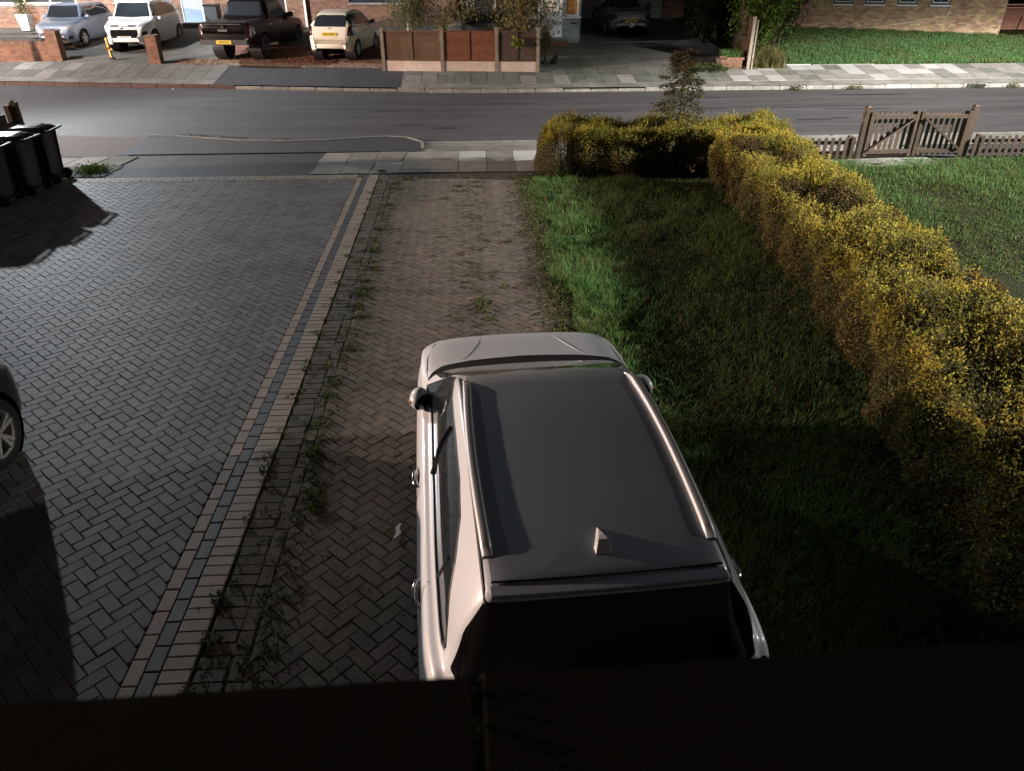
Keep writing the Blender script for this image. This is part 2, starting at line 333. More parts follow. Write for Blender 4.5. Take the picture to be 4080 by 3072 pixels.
def tri_mesh(name, v, t, m, smooth=False):
    v = np.asarray(v, dtype=np.float32).reshape(-1, 3); t = np.asarray(t, dtype=np.int32).reshape(-1, 3)
    me = bpy.data.meshes.new(name); me.vertices.add(len(v)); me.vertices.foreach_set('co', v.ravel())
    me.loops.add(t.size); me.loops.foreach_set('vertex_index', t.ravel())
    me.polygons.add(len(t)); me.polygons.foreach_set('loop_start', np.arange(0, t.size, 3, dtype=np.int32))
    me.update(calc_edges=True); me.materials.append(mat[m] if isinstance(m, str) else m)
    if smooth: me.shade_smooth()
    return me
def leaves(P, size, aspect=0.5, up=0.0, droop=None, jitter=0.35, rng=RNG):
    """leaf-sized folded quads at points P; returns vertices and triangles"""
    P = np.asarray(P, dtype=np.float64); n = len(P)
    d = rng.normal(size=(n, 3)); d[:, 2] += up
    if droop is not None: d = d * 0.45 + np.asarray(droop)
    d /= np.linalg.norm(d, axis=1)[:, None] + 1e-9
    q = rng.normal(size=(n, 3)); s = np.cross(d, q); s /= np.linalg.norm(s, axis=1)[:, None] + 1e-9
    nn = np.cross(s, d)
    L = (size * (1 + jitter * (rng.random(n) * 2 - 1)))[:, None] if np.isscalar(size) else size[:, None]
    Wd = L * aspect
    a = P; b = P + d * L * 0.45 + s * Wd * 0.5 + nn * L * 0.08; c = P + d * L; e = P + d * L * 0.45 - s * Wd * 0.5 + nn * L * 0.08
    v = np.stack([a, b, c, e], 1).reshape(-1, 3)
    i = np.arange(n)[:, None] * 4
    t = np.concatenate([i + np.array([[0, 1, 2]]), i + np.array([[0, 2, 3]])], 1).reshape(-1, 3)
    return v, t
def blades(P, h, w, lean=0.5, rng=RNG):
    """bent grass blades rooted at P"""
    P = np.asarray(P, dtype=np.float64); n = len(P)
    a = rng.random(n) * 2 * PI; l = lean * (0.3 + rng.random(n)); H = h if not np.isscalar(h) else np.full(n, h)
    H = H * (0.55 + 0.8 * rng.random(n))
    dx = np.cos(a) * l * H; dy = np.sin(a) * l * H
    sx = -np.sin(a) * w / 2; sy = np.cos(a) * w / 2
    z = np.zeros(n)
    v0 = P + np.stack([sx, sy, z], 1); v1 = P - np.stack([sx, sy, z], 1)
    m = P + np.stack([dx * 0.35, dy * 0.35, H * 0.6], 1)
    v2 = m + np.stack([sx, sy, z], 1) * 0.8; v3 = m - np.stack([sx, sy, z], 1) * 0.8
    tip = P + np.stack([dx, dy, H * np.maximum(0.35, 1 - l * 0.35)], 1)
    v = np.stack([v0, v1, v2, v3, tip], 1).reshape(-1, 3)
    i = np.arange(n)[:, None] * 5
    t = np.concatenate([i + np.array([[0, 1, 3]]), i + np.array([[0, 3, 2]]), i + np.array([[2, 3, 4]])], 1).reshape(-1, 3)
    return v, t
def clip(poly, a, b, c):
    """keep the part of a polygon with a*x + b*y <= c"""
    out = []; n = len(poly)
    for i in range(n):
        p, q = poly[i], poly[(i + 1) % n]; fp = a * p[0] + b * p[1] - c; fq = a * q[0] + b * q[1] - c
        if fp <= 0: out.append(p)
        if fp * fq < 0:
            t = fp / (fp - fq); out.append((p[0] + (q[0] - p[0]) * t, p[1] + (q[1] - p[1]) * t))
    return out
def area(poly):
    return abs(sum(poly[i][0] * poly[(i + 1) % len(poly)][1] - poly[(i + 1) % len(poly)][0] * poly[i][1] for i in range(len(poly)))) / 2
def text(name, body, size, m, parent, loc, rot, sx=1.0, depth=0.002):
    c = bpy.data.curves.new(name, 'FONT'); c.body = body; c.size = size; c.align_x = 'CENTER'; c.align_y = 'CENTER'; c.extrude = depth
    c.materials.append(mat[m]); o = bpy.data.objects.new(name, c); COL.objects.link(o); o.parent = parent
    bpy.context.view_layer.update(); me = bpy.data.meshes.new_from_object(o.evaluated_get(bpy.context.evaluated_depsgraph_get())); me.name = name
    bpy.data.objects.remove(o); bpy.data.curves.remove(c)
    o = obj(name, me, parent); o.location = loc; o.rotation_euler = rot; o.scale = (sx, 1, 1); return o
def smooth01(t): t = max(0.0, min(1.0, t)); return t * t * (3 - 2 * t)
# ================================================================== THE SETTING
def Yn(x):                                     # near kerb line of the bending street
    return 18.25 + (0.175 * (-x - 2.2) if x < -4.4 else (0.0199 * x * x if x < 0 else 0.02 * x))
def Yf(x):                                     # far kerb line
    return 25.62 + 0.01 * max(x, 0) + (0.162 * (-x) if x < 0 else 0)
def hz(x, y):                                  # the land rises beyond the far kerb
    s = y - Yf(x)
    if s <= 0: return -0.06
    if s < 2.4: return 0.05 + 0.14 * s
    if s < 8: return 0.386 + 0.11 * (s - 2.4)
    return 1.002 + 0.03 * (s - 8)
def strip(name, xs, ya, yb, za, zb, m, ny=1, kind='structure', parent=None):
    mb = MB(); n = len(xs)
    for j in range(ny + 1):
        for x in xs:
            t = j / ny; y = ya(x) * (1 - t) + yb(x) * t
            mb.v.append((x, y, za(x, y) * (1 - t) + zb(x, y) * t))
    for j in range(ny):
        for i in range(n - 1):
            a = j * n + i; mb.f.append((a, a + 1, a + n + 1, a + n))
    return mb.build(name, m, parent, kind=kind)
def lin(a, b, n): return [a + (b - a) * i / n for i in range(n + 1)]
XS = lin(-70, 70, 140)
g = MB(); g.add([(-150, -60, -0.35), (150, -60, -0.35), (150, 200, -0.35), (-150, 200, -0.35)], [(0, 1, 2, 3)]); g.build('ground', 'soil', kind='structure')
strip('road', XS, lambda x: Yn(x) - 0.02, lambda x: Yf(x) + 0.02, lambda x, y: -0.06, lambda x, y: -0.06, 'asphalt', 8)
# patched and worn places of the road surface
def blotch(name, c, rx, ry, z, m, n=18, parent=None, kind=None):
    mb = MB(); pts = []
    for i in range(n):
        a = 2 * PI * i / n; k = 0.75 + 0.5 * random.random()
        pts.append((c[0] + rx * k * math.cos(a), c[1] + ry * k * math.sin(a), z))
    mb.add(pts, [tuple(range(n))]); return mb.build(name, m, parent, kind=kind)
road = bpy.data.objects['road']
mat['tar_seam'] = M('tar_seam', (0.022, 0.022, 0.024), 0.7, 0.2, 3)
for c, rx, ry in (((-1.6, 20.6), 0.5, 0.07), ((5.3, 20.0), 0.35, 0.06), ((9.6, 20.7), 0.5, 0.08), ((10.4, 20.9), 0.3, 0.06), ((6.9, 22.4), 0.7, 0.05), ((9.7, 22.5), 0.4, 0.05), ((13.2, 24.6), 1.2, 0.10), ((-5.2, 20.9), 0.5, 0.03), ((1.2, 23.6), 0.9, 0.06), ((-2.4, 22.6), 0.45, 0.05), ((3.6, 22.3), 1.3, 0.05), ((-0.6, 20.1), 0.35, 0.09), ((11.5, 22.2), 1.1, 0.05), ((7.4, 24.3), 0.8, 0.07)):
    blotch('tar_patch', c, rx, ry, -0.056, 'tar_seam', parent=road)
mb = MB()
for seg in (lin(-9, 13, 40),):
    for i in range(len(seg) - 1):
        y0 = 22.55 + 0.05 * math.sin(seg[i] * 1.7) + (0.12 * (-seg[i]) if seg[i] < 0 else 0); y1 = 22.55 + 0.05 * math.sin(seg[i + 1] * 1.7) + (0.12 * (-seg[i + 1]) if seg[i + 1] < 0 else 0)
        if random.random() < 0.25: continue
        mb.add([(seg[i], y0 - 0.028, -0.0555), (seg[i + 1], y1 - 0.015, -0.0555), (seg[i + 1], y1 + 0.028, -0.0555), (seg[i], y0 + 0.015, -0.0555)], [(0, 1, 2, 3)])
mb.build('tar_seam', 'tar_seam', road)

# ---- near pavement
nearpav = strip('near_pavement', XS, lambda x: 15.34, lambda x: Yn(x) - 0.13, lambda x, y: -0.012, lambda x, y: -0.012, 'tarmac', 3)
strip('concrete_strip', lin(-1.2, 40, 60), lambda x: 17.28, lambda x: Yn(x) - 0.14, lambda x, y: 0.0, lambda x, y: 0.0, 'concrete', 1, None, nearpav)
strip('brown_strip', lin(-20, -7.6, 14), lambda x: 17.1 + max(0, -x - 8) * 0.12, lambda x: Yn(x) - 0.14, lambda x, y: 0.0, lambda x, y: 0.0, M('brown_tarmac', (0.105, 0.075, 0.060), 0.85, 0.25, 1.5, bump=0.4), 1, None, nearpav)
mb = MB()
for i in range(46):                            # near kerb stones, one part each
    x0 = -1.05 + i * 0.915; x1 = x0 + 0.90
    if x0 > 26: break
    k = MB().prism([(x0, Yn(x0) - 0.13), (x1, Yn(x1) - 0.13), (x1, Yn(x1)), (x0, Yn(x0))], -0.12, 0.004, 0.012, 0.012)
    k.build('kerb_stone', 'kerb', nearpav)
# the tarmac crossover with its pale edging, bulging into the road
edge = [(-7.9, 19.30), (-7.2, 19.22), (-6.6, 18.98), (-5.5, 18.62), (-4.4, 18.48), (-3.4, 18.55), (-2.5, 18.78), (-2.0, 18.86), (-1.5, 18.72), (-1.12, 18.22), (-1.06, 17.5)]
mb = MB(); n = len(edge)
mb.v = [(x, y - 0.04, 0.010) for x, y in edge] + [(-1.06, 17.3, 0.010), (-7.9, 17.3, 0.010)]; mb.f = [tuple(range(n + 2))]
mb.build('crossover_tarmac', 'tarmac', nearpav)
mb = MB()
for i in range(0, n - 1): mb.bar((*edge[i], -0.01), (*edge[i + 1], -0.01), 0.075, 0.075)
mb.build('crossover_edging', 'kerb', nearpav)
mb = MB()
for _ in range(2600):
    x = random.uniform(-7.85, -1.9); e0 = max(y0 for (x0, y0), (x1, y1) in zip(edge[:-1], edge[1:]) if x0 <= x <= x1); yy = e0 + 0.02 + abs(random.gauss(0, 0.22)) * (0.5 + 0.5 * math.sin(x * 1.3 + 1) ** 2); r = 0.005 + 0.011 * random.random()
    mb.box((x, yy, -0.058 + r * 0.4), (r * 2, r * 1.6, r), random.random() * 3)
mb.build('kerb_grit', 'grit', kind='stuff')
# near paving slabs: two rows of 0.6 x 0.95
def near_slab(x0, x1, y0, y1, m, sk=0.0):
    MB().prism([(x0 + 0.006, y0), (x1 - 0.006, y0), (x1 - 0.006 + sk, y1), (x0 + 0.006 + sk, y1)], -0.03, 0.004 + random.uniform(-0.004, 0.006), 0.006, 0.004).build('slab', m, nearpav)
for i in range(22):
    x = -3.30 + i * 0.612
    for j in range(2):
        near_slab(x, x + 0.612, 15.40 + j * 0.93, 15.40 + j * 0.93 + 0.922, 'slab_pale' if (i, j) in ((5, 1), (7, 1)) else 'slab', (0.02 if i > 3 else 0.06))
for i in range(8):
    x = -12.4 + i * 0.62
    for j in range(2):
        near_slab(x, x + 0.61, 15.45 + j * 0.84, 15.45 + j * 0.84 + 0.83, 'slab' if (i, j) in ((5, 1), (6, 1), (4, 1), (8, 1)) else 'slab_green', 0.10)
mb = MB().lathe([(0.0, 0.006), (0.085, 0.008), (0.095, 0.004)], (-1.82, 15.55, 0.006), 16); mb.build('stopcock_cover', 'black_iron', nearpav)

# ---- block paving
JZ = -0.0065
HB = [(-0.0985, -0.0485), (0.0985, -0.0485), (0.0985, 0.0485), (-0.0985, 0.0485)]
def block_mesh(name, m, rough=0.0):
    return MB().prism(HB, -0.05, 0.0, 0.006, 0.005).mesh(name, m)
def herring(poly_clip, x0, x1, y0, y1, ang, pitch=0.1015, g=0.0045):
    """whole and cut blocks of a herringbone laid at 45 degrees: (centre, angle, cut polygon or None)"""
    c, s = math.cos(ang), math.sin(ang); out = []
    K = int((x1 - x0 + y1 - y0) / pitch) + 4
    for k in range(-K, K):
        for m in range(-K // 3, K // 3):
            for vert in (0, 1):
                bx, by = (k + 4 * m, k) if not vert else (k + 3 + 4 * m, k)
                w, h = (2, 1) if not vert else (1, 2)
                cx, cy = (bx + w / 2) * pitch, (by + h / 2) * pitch
                X, Y = x0 + cx * c - cy * s, y0 + cx * s + cy * c
                if not (x0 - 0.15 < X < x1 + 0.15 and y0 - 0.15 < Y < y1 + 0.15): continue
                a = ang + (PI / 2 if vert else 0); ca, sa = math.cos(a), math.sin(a)
                hw, hh = pitch - g / 2, pitch / 2 - g / 2
                P = [(X + u * ca - v * sa, Y + u * sa + v * ca) for u, v in ((-hw, -hh), (hw, -hh), (hw, hh), (-hw, hh))]
                Q = P
                for A in poly_clip: Q = clip(Q, *A)
                    
                if len(Q) < 3 or area(Q) < 0.0012: continue
                out.append((X, Y, a, None if area(Q) > 0.98 * area(P) else Q))
    return out
def seen(x, y):
    """roughly inside the camera's view of the ground"""
    d = y * 0.8595 + 2.02
    return -0.72 * d < x - 0.057 * y < 0.72 * d and y > 2.7
def lay(parent, items, me, name, m, limit, zj=0.003, tilt=0.0, z0=0.0):
    """the nearest pieces one by one, the rest joined into one part"""
    items = [i for i in items if seen(i[0], i[1])]
    items.sort(key=lambda i: (i[0] ** 2 + i[1] ** 2)); rest = MB()
    for k, (X, Y, a, Q) in enumerate(items):
        z = z0 + random.uniform(-zj, zj)
        if k < limit:
            if Q is None:
                o = obj(name, me, parent, (X, Y, z)); o.rotation_euler = (random.uniform(-tilt, tilt), random.uniform(-tilt, tilt), a + random.uniform(-tilt, tilt) * 0.5)
            else: MB().prism(Q, -0.05, z, 0.006, 0.005).build(name, m, parent)
        else:
            if Q is None:
                ca, sa = math.cos(a), math.sin(a); Q = [(X + u * ca - v * sa, Y + u * sa + v * ca) for u, v in HB]
            rest.prism(Q, -0.05, z, 0.006, 0.005)
    if rest.v: rest.build('far_' + name + 's', m, parent, kind='stuff')
sheet = MB().add([(-9.4, -2, JZ), (-1.855, -2, JZ), (-1.855, 15.34, JZ), (-9.4, 15.34, JZ)], [(0, 1, 2, 3)])
drive = sheet.build('grey_driveway', 'joint', kind='structure')
it = herring([(1, 0, -2.272), (0, 1, 15.01), (-1, 0, 9.4)], -9.4, -2.25, 2.2, 15.05, PI / 4)
lay(drive, it, block_mesh('paving_block', 'block'), 'paving_block', 'block', 300, 0.0022, 0.007)
def course(x, y0, y1, along, w, parent, name, m, limit, rows=None, zj=0.0015, z0=0.0, jit=0.0):
    """a straight course beside x: blocks of length `along` in Y and width `w` in X"""
    me = MB().prism([(-w / 2 + 0.002, -along / 2 + 0.002), (w / 2 - 0.002, -along / 2 + 0.002), (w / 2 - 0.002, along / 2 - 0.002), (-w / 2 + 0.002, along / 2 - 0.002)], -0.05, 0.0, 0.006, 0.005).mesh(name, m)
    y = y0 + along / 2; rest = MB(); k = 0
    while y < y1:
        if seen(x, y):
            z = z0 + random.uniform(-zj, zj)
            if k < limit:
                o = obj(name, me, parent, (x + random.uniform(-jit, jit), y, z)); o.rotation_euler = (random.uniform(-jit, jit) * 2, random.uniform(-jit, jit) * 2, random.uniform(-jit, jit))
            else: rest.box((x, y, -0.025 + z), (w - 0.004, along - 0.004, 0.05))
            k += 1
        y += along + 0.003
    if rest.v: rest.build('far_' + name + 's', m, parent, kind='stuff')
course(-2.218, 2.5, 15.0, 0.2, 0.101, drive, 'beige_edging_block', 'beige', 300)
course(-2.112, 2.4, 15.2, 0.2, 0.101, drive, 'charcoal_band_block', 'charcoal', 300)
course(-1.957, 2.5, 15.3, 0.1, 0.197, drive, 'beige_soldier_block', 'beige', 300)
for nme, L, wd, y in (('cross_soldier_block', 0.1, 0.197, 15.22), ('cross_edging_block', 0.2, 0.101, 15.065)):
    me = MB().prism([(-L / 2 + 0.002, -wd / 2 + 0.002), (L / 2 - 0.002, -wd / 2 + 0.002), (L / 2 - 0.002, wd / 2 - 0.002), (-L / 2 + 0.002, wd / 2 - 0.002)], -0.05, 0.001, 0.006, 0.005).mesh(nme, 'beige')
    x = -2.28 - L / 2
    while x > -8.6: obj(nme, me, drive, (x, y, 0)); x -= L + 0.003
# ---- the old brown driveway
osheet = MB(); nx, ny = 24, 90
for j in range(ny + 1):
    for i in range(nx + 1):
        x = -1.855 + 3.3 * i / nx; y = -2 + 17.34 * j / ny
        osheet.v.append((x, y, -0.013 + 0.003 * math.sin(x * 5.1 + y * 2.3) + random.uniform(-0.0015, 0.0015)))
for j in range(ny):
    for i in range(nx): a = j * (nx + 1) + i; osheet.f.append((a, a + 1, a + nx + 2, a + nx + 1))
old = osheet.build('brown_driveway', 'moss_joint', kind='structure')
it = herring([(-1, 0, 1.515), (0, 1, 15.3), (1, 0, 1.30)], -1.55, 1.35, 2.2, 15.3, PI / 4, g=0.009)
lay(old, it, block_mesh('worn_block', 'old_block'), 'worn_block', 'old_block', 300, 0.003, 0.012, -0.003)
course(-1.735, 2.5, 15.3, 0.1, 0.2, old, 'worn_soldier_block', 'old_block', 300, zj=0.004, z0=-0.006, jit=0.012)
course(-1.575, 2.5, 15.3, 0.2, 0.1, old, 'worn_edging_block', 'old_block', 300, zj=0.004, z0=-0.006, jit=0.012)
# ---- lawns (base) and the far side
def sheet_bumpy(name, x0, x1, y0, y1, z, m, amp=0.03, n=0.25):
    nx = max(1, int((x1 - x0) / n)); ny = max(1, int((y1 - y0) / n)); b = MB()
    for j in range(ny + 1):
        for i in range(nx + 1):
            x = x0 + (x1 - x0) * i / nx; y = y0 + (y1 - y0) * j / ny
            b.v.append((x, y, z + amp * (math.sin(x * 2.1 + y * 1.3) * 0.5 + math.sin(y * 3.7 - x * 2.9) * 0.3 + random.uniform(-0.3, 0.3))))
    for j in range(ny):
        for i in range(nx): a = j * (nx + 1) + i; b.f.append((a, a + 1, a + nx + 2, a + nx + 1))
    return b.build(name, m, kind='structure', smooth=True)
sheet_bumpy('front_lawn', 1.22, 6.4, -2, 15.3, -0.01, 'lawn_base', 0.02)
sheet_bumpy('neighbour_lawn', 6.4, 30, -2, 15.6, -0.02, 'lawn_base', 0.03, 0.4)
sheet_bumpy('left_garden', -30, -9.42, -2, 15.3, -0.02, 'lawn_base', 0.03, 0.5)
def patch(name, x0, x1, s0, s1, m, dz=0.0, ns=None, kind='structure', parent=None):
    xs = lin(x0, x1, max(1, int((x1 - x0) / 0.5))); ss = lin(s0, s1, ns or max(1, int((s1 - s0) / 0.4))); b = MB()
    for s in ss:
        for x in xs: y = Yf(x) + s; b.v.append((x, y, hz(x, y) + dz))
    n = len(xs)
    for j in range(len(ss) - 1):
        for i in range(n - 1): a = j * n + i; b.f.append((a, a + 1, a + n + 1, a + n))
    return b.build(name, m, parent, kind=kind, smooth=True)
farpav = patch('far_pavement', -60, 60, 0.10, 2.42, 'concrete')
patch('bitumen_patch', -8.6, -2.2, 0.11, 2.40, 'tarmac', 0.004, None, None, farpav)
patch('concrete_yard', -40, -9.2, 2.42, 60, 'drive_conc'); patch('shale_yard', -9.2, -2.95, 2.42, 5.4, 'red_gravel'); patch('back_yard', -9.2, -2.95, 5.4, 60, 'drive_conc')
patch('fenced_yard', -2.95, 2.55, 2.42, 60, 'drive_conc'); patch('shared_driveway', 2.55, 9.85, 2.42, 60, 'drive_conc'); patch('verge_lawn', 9.85, 60, 2.42, 60, 'lawn_base')
for i in range(56):                            # far kerb stones
    x0 = -20.6 + i * 0.915; x1 = x0 + 0.895
    red = x0 < -8.2
    top = 0.02 if (-8.6 < x0 < -2.4 or 2.4 < x0 < 5.4) else 0.055
    k = MB().prism([(x0, Yf(x0) - 0.0), (x1, Yf(x1) - 0.0), (x1, Yf(x1) + 0.13), (x0, Yf(x0) + 0.13)], -0.12, top + random.uniform(-0.006, 0.006), 0.015, 0.015)
    k.build('kerb_stone', 'red_kerb' if red else 'kerb', farpav)
gy = MB().box((17.35, Yf(17.35) + 0.03, 0.0), (0.62, 0.14, 0.11)); gy.build('kerb_gully', 'black_iron', farpav)
def far_slab(x0, x1, s0, s1, m, dz=0.012, sk=0.0):
    P = [(x0 + .008 + sk * s0, s0), (x1 - .008 + sk * s0, s0), (x1 - .008 + sk * s1, s1), (x0 + .008 + sk * s1, s1)]
    b = MB(); v = [(x, Yf(x) + s, hz(x, Yf(x) + s) + dz) for x, s in P]
    b.add(v + [(p[0], p[1], p[2] - 0.05) for p in v], [(0, 1, 2, 3), (4, 5, 1, 0), (5, 6, 2, 1), (6, 7, 3, 2), (7, 4, 0, 3)]); b.build('slab', m, farpav)
white = {(0, 0), (1, 1), (2, 0), (2, 2), (7, 1), (7, 2), (8, 0), (9, 2), (10, 2), (10, 1), (11, 1), (12, 2), (13, 1), (13, 2), (5, 2), (4, 2)}
for i in range(21):
    for j in range(3):
        s0 = 0.62 + j * 0.595
        far_slab(9.1 + i * 0.62 - j * 0.0, 9.1 + i * 0.62 + 0.62, s0, s0 + 0.59, 'slab_pale' if (i, j) in white else ('slab' if (i * 7 + j * 3) % 4 else 'slab_green'))
for i in range(20):
    for j in range(2):
        s0 = 0.55 + j * 0.9
        far_slab(-2.1 + i * 0.56, -2.1 + i * 0.56 + 0.56, s0, s0 + 0.89, 'slab' if (i, j) in ((0, 0), (1, 0), (7, 0), (9, 0), (13, 0)) else 'slab_green')
for i in range(26):
    for j in range(2):
        s0 = 0.55 + j * 0.92
        far_slab(-24.4 + i * 0.61, -24.4 + i * 0.61 + 0.61, s0, s0 + 0.91, 'slab' if (i, j) in ((14, 1), (15, 0), (16, 1), (13, 1)) else 'slab_dull')
def grav(name, x0, x1, s0, s1, n, m, r0=0.012, r1=0.03):
    b = MB()
    for _ in range(n):
        x = random.uniform(x0, x1); s = random.uniform(s0, s1) ; y = Yf(x) + s; r = random.uniform(r0, r1)
        b.box((x, y, hz(x, y) + r * 0.3), (r * 2, r * 1.5, r * 1.1), random.random() * 3)
    b.build(name, m, kind='stuff')
grav('gravel', -10.6, -7.2, 2.3, 3.2, 2600, 'gravel'); grav('gravel_edge', -7.2, -2.9, 2.25, 2.75, 2200, 'gravel'); grav('gravel_corner', -4.6, -2.9, 2.25, 3.5, 1600, 'gravel')
grav('red_shale', -8.6, -2.95, 2.6, 5.2, 5200, 'red_gravel')
strip('timber_edging', lin(-9.0, -7.0, 4), lambda x: Yf(x) + 2.36, lambda x: Yf(x) + 2.44, lambda x, y: hz(x, y) + 0.03, lambda x, y: hz(x, y) + 0.03, 'kerb', 1, None, farpav)
# ================================================================== CARS
def curve(pts):
    """monotone cubic through control points"""
    xs = [p[0] for p in pts]; ys = [p[1] for p in pts]
    if xs[0] > xs[-1]: xs = xs[::-1]; ys = ys[::-1]
    n = len(xs); d = [(ys[i + 1] - ys[i]) / (xs[i + 1] - xs[i]) for i in range(n - 1)]
    m = [d[0]] + [0 if d[i - 1] * d[i] <= 0 else 2 * d[i - 1] * d[i] / (d[i - 1] + d[i]) for i in range(1, n - 1)] + [d[-1]]
    def f(x):
        x = max(xs[0], min(xs[-1], x)); i = 0
        while i < n - 2 and x > xs[i + 1]: i += 1
        h = xs[i + 1] - xs[i]; t = (x - xs[i]) / h
        return ((2 * t**3 - 3 * t**2 + 1) * ys[i] + (t**3 - 2 * t**2 + t) * h * m[i] + (-2 * t**3 + 3 * t**2) * ys[i + 1] + (t**3 - t**2) * h * m[i + 1])
    return f
class Skin:
    """a car's outer skin: one fine grid of quads that windows, lamps and arches are cut out of"""
    def __init__(s, sp, ny, seg):
        L = sp['L']; top, belt, hw, zb, rw = (curve(sp[k]) for k in ('top', 'belt', 'hw', 'zb', 'rw'))
        s.top, s.belt, s.hwf = top, belt, hw
        tum = sp.get('tum', 0.955)
        ys = []
        for i in range(ny + 1):
            t = i / ny; u = 0.5 - 0.5 * math.cos(PI * t); ys.append(-L / 2 + L * (0.45 * u + 0.55 * t))
        rows = []
        for y in ys:
            zt, zs, w, b, r = top(y), belt(y), hw(y), zb(y), rw(y); zs = min(zs, zt - 0.012); g = zt - zs
            t = smooth01((g - 0.10) / 0.30); tb = tum * w; hgt = zs - b
            P = [(0.80 * w, b), (0.955 * w, b + 0.05 * hgt), (0.995 * w, b + 0.40 * hgt), (1.0 * w, b + 0.70 * hgt), ((0.62 + 0.38 * tum) * w, zs - 0.055 * hgt)]
            cab = [(tb, zs + 0.012), (tb + (r - tb) * 0.45 + 0.022, zs + 0.47 * g), (r + 0.022, zs + 0.86 * g), (r - 0.055, zs + 0.962 * g), (0.5 * r, zs + 0.992 * g), (0, zt)]
            hood = [(0.950 * w, zs + 0.12 * g), (0.90 * w, zs + 0.42 * g), (0.82 * w, zs + 0.66 * g), (0.66 * w, zs + 0.85 * g), (0.36 * w, zs + 0.96 * g), (0, zt)]
            P += [(a[0] * t + c[0] * (1 - t), a[1] * t + c[1] * (1 - t)) for a, c in zip(cab, hood)]
            rows.append(s.section(P, seg))
        m = len(rows[0]); s.v = []; s.f = []
        full = 2 * m - 1
        for y, rw_ in zip(ys, rows):
            for x, z in rw_: s.v.append(Vector((x, y, z)))
            for x, z in rw_[-2::-1]: s.v.append(Vector((-x, y, z)))
        for i in range(ny):
            for j in range(full - 1):
                a = i * full + j; s.f.append((a, a + full, a + full + 1, a + 1))
        s.cell = L / ny
        for end, yv in ((0, ys[0]), (ny, ys[-1])):          # bulged end caps
            nc = 14; bul = sp.get('bulge', 0.05) * (-1 if end == 0 else 1); base = end * full; idx = []
            for j in range(m):
                x, z = rows[end][j]; row = []
                for k in range(nc + 1):
                    q = 1 - 2 * k / nc
                    if k == 0: row.append(base + j)
                    elif k == nc: row.append(base + full - 1 - j)
                    else:
                        zz = (z - rows[end][0][1]) / (rows[end][-1][1] - rows[end][0][1] + 1e-6)
                        s.v.append(Vector((x * q, yv + bul * (1 - q * q) * (0.35 + 0.65 * math.sin(PI * min(1, zz)) ** 0.5), z))); row.append(len(s.v) - 1)
                idx.append(row)
            for j in range(m - 1):
                for k in range(nc):
                    a, b, c, d = idx[j][k], idx[j][k + 1], idx[j + 1][k + 1], idx[j + 1][k]
                    fs = [a, b, c, d] if end == 0 else [d, c, b, a]
                    fs = [q for i, q in enumerate(fs) if fs.index(q) == i]
                    if len(fs) > 2: s.f.append(tuple(fs))
        s.bvh = BVHTree.FromPolygons(s.v, [list(f) for f in s.f]); s.alive = list(range(len(s.f))); s.v0 = [p.copy() for p in s.v]
    @staticmethod
    def section(P, seg):
        out = []; n = len(P)
        for i in range(n - 1):
            p0 = P[max(i - 1, 0)]; p1 = P[i]; p2 = P[i + 1]; p3 = P[min(i + 2, n - 1)] if i + 2 < n else (-P[n - 2][0], P[n - 2][1])
            k = seg if i < 7 else seg + 2
            for j in range(k):
                t = j / k
                f = lambda a, b, c, d: 0.5 * (2 * b + (c - a) * t + (2 * a - 5 * b + 4 * c - d) * t * t + (3 * b - a - 3 * c + d) * t**3)
                out.append((max(0.0, f(p0[0], p1[0], p2[0], p3[0])), f(p0[1], p1[1], p2[1], p3[1])))
        out.append(P[-1]); return out
    def hit(s, o, d):
        h = s.bvh.ray_cast(Vector(o), Vector(d).normalized()); return h[0], h[1]
    def side(s, y, z, sx): return s.hit((sx * 3, y, z), (-sx, 0, 0))
    def down(s, x, y): return s.hit((x, y, 5), (0, 0, -1))
    def end(s, x, z, sy): return s.hit((x, sy * 6, z), (0, -sy, 0))
    def cut(s, ax, poly, cond=None, snap=True):
        """take out the faces whose centre, seen along one axis, lies inside poly"""
        a, b = {'x': (1, 2), 'y': (0, 2), 'z': (0, 1)}[ax]
        def inside(u, v):
            c = False; n = len(poly)
            for i in range(n):
                x1, y1 = poly[i]; x2, y2 = poly[i - 1]
                if (y1 > v) != (y2 > v) and u < (x2 - x1) * (v - y1) / (y2 - y1) + x1: c = not c
            return c
        u0, u1 = min(p[0] for p in poly), max(p[0] for p in poly); v0, v1 = min(p[1] for p in poly), max(p[1] for p in poly)
        got, keep = [], []
        for fi in s.alive:
            f = s.f[fi]; c = sum((s.v0[i] for i in f), Vector()) / len(f)
            if u0 <= c[a] <= u1 and v0 <= c[b] <= v1 and (cond is None or cond(c)) and inside(c[a], c[b]): got.append(fi)
            else: keep.append(fi)
        s.alive = keep
        if snap and got:
            gv = {i for fi in got for i in s.f[fi]}; kv = {i for fi in keep for i in s.f[fi]}
            for i in gv & kv:
                p = s.v[i]; best = None
                for k in range(len(poly)):
                    q1, q2 = Vector(poly[k - 1]), Vector(poly[k]); e = q2 - q1; t = max(0, min(1, (Vector((p[a], p[b])) - q1).dot(e) / (e.length_squared + 1e-12)))
                    q = q1 + e * t; dd = (q - Vector((p[a], p[b]))).length
                    if best is None or dd < best[0]: best = (dd, q)
                if best[0] < s.cell * 1.1:
                    n = p.copy(); n[a], n[b] = best[1][0], best[1][1]
                    w = 3 - a - b; sg = 1 if p[w] >= 0 else -1
                    o = n.copy(); o[w] = sg * 6; d = Vector((0, 0, 0)); d[w] = -sg
                    h, _ = s.hit(o, d)
                    if h and abs(h[w] - p[w]) < 0.12: n[w] = h[w]
                    s.v[i] = n
        return got
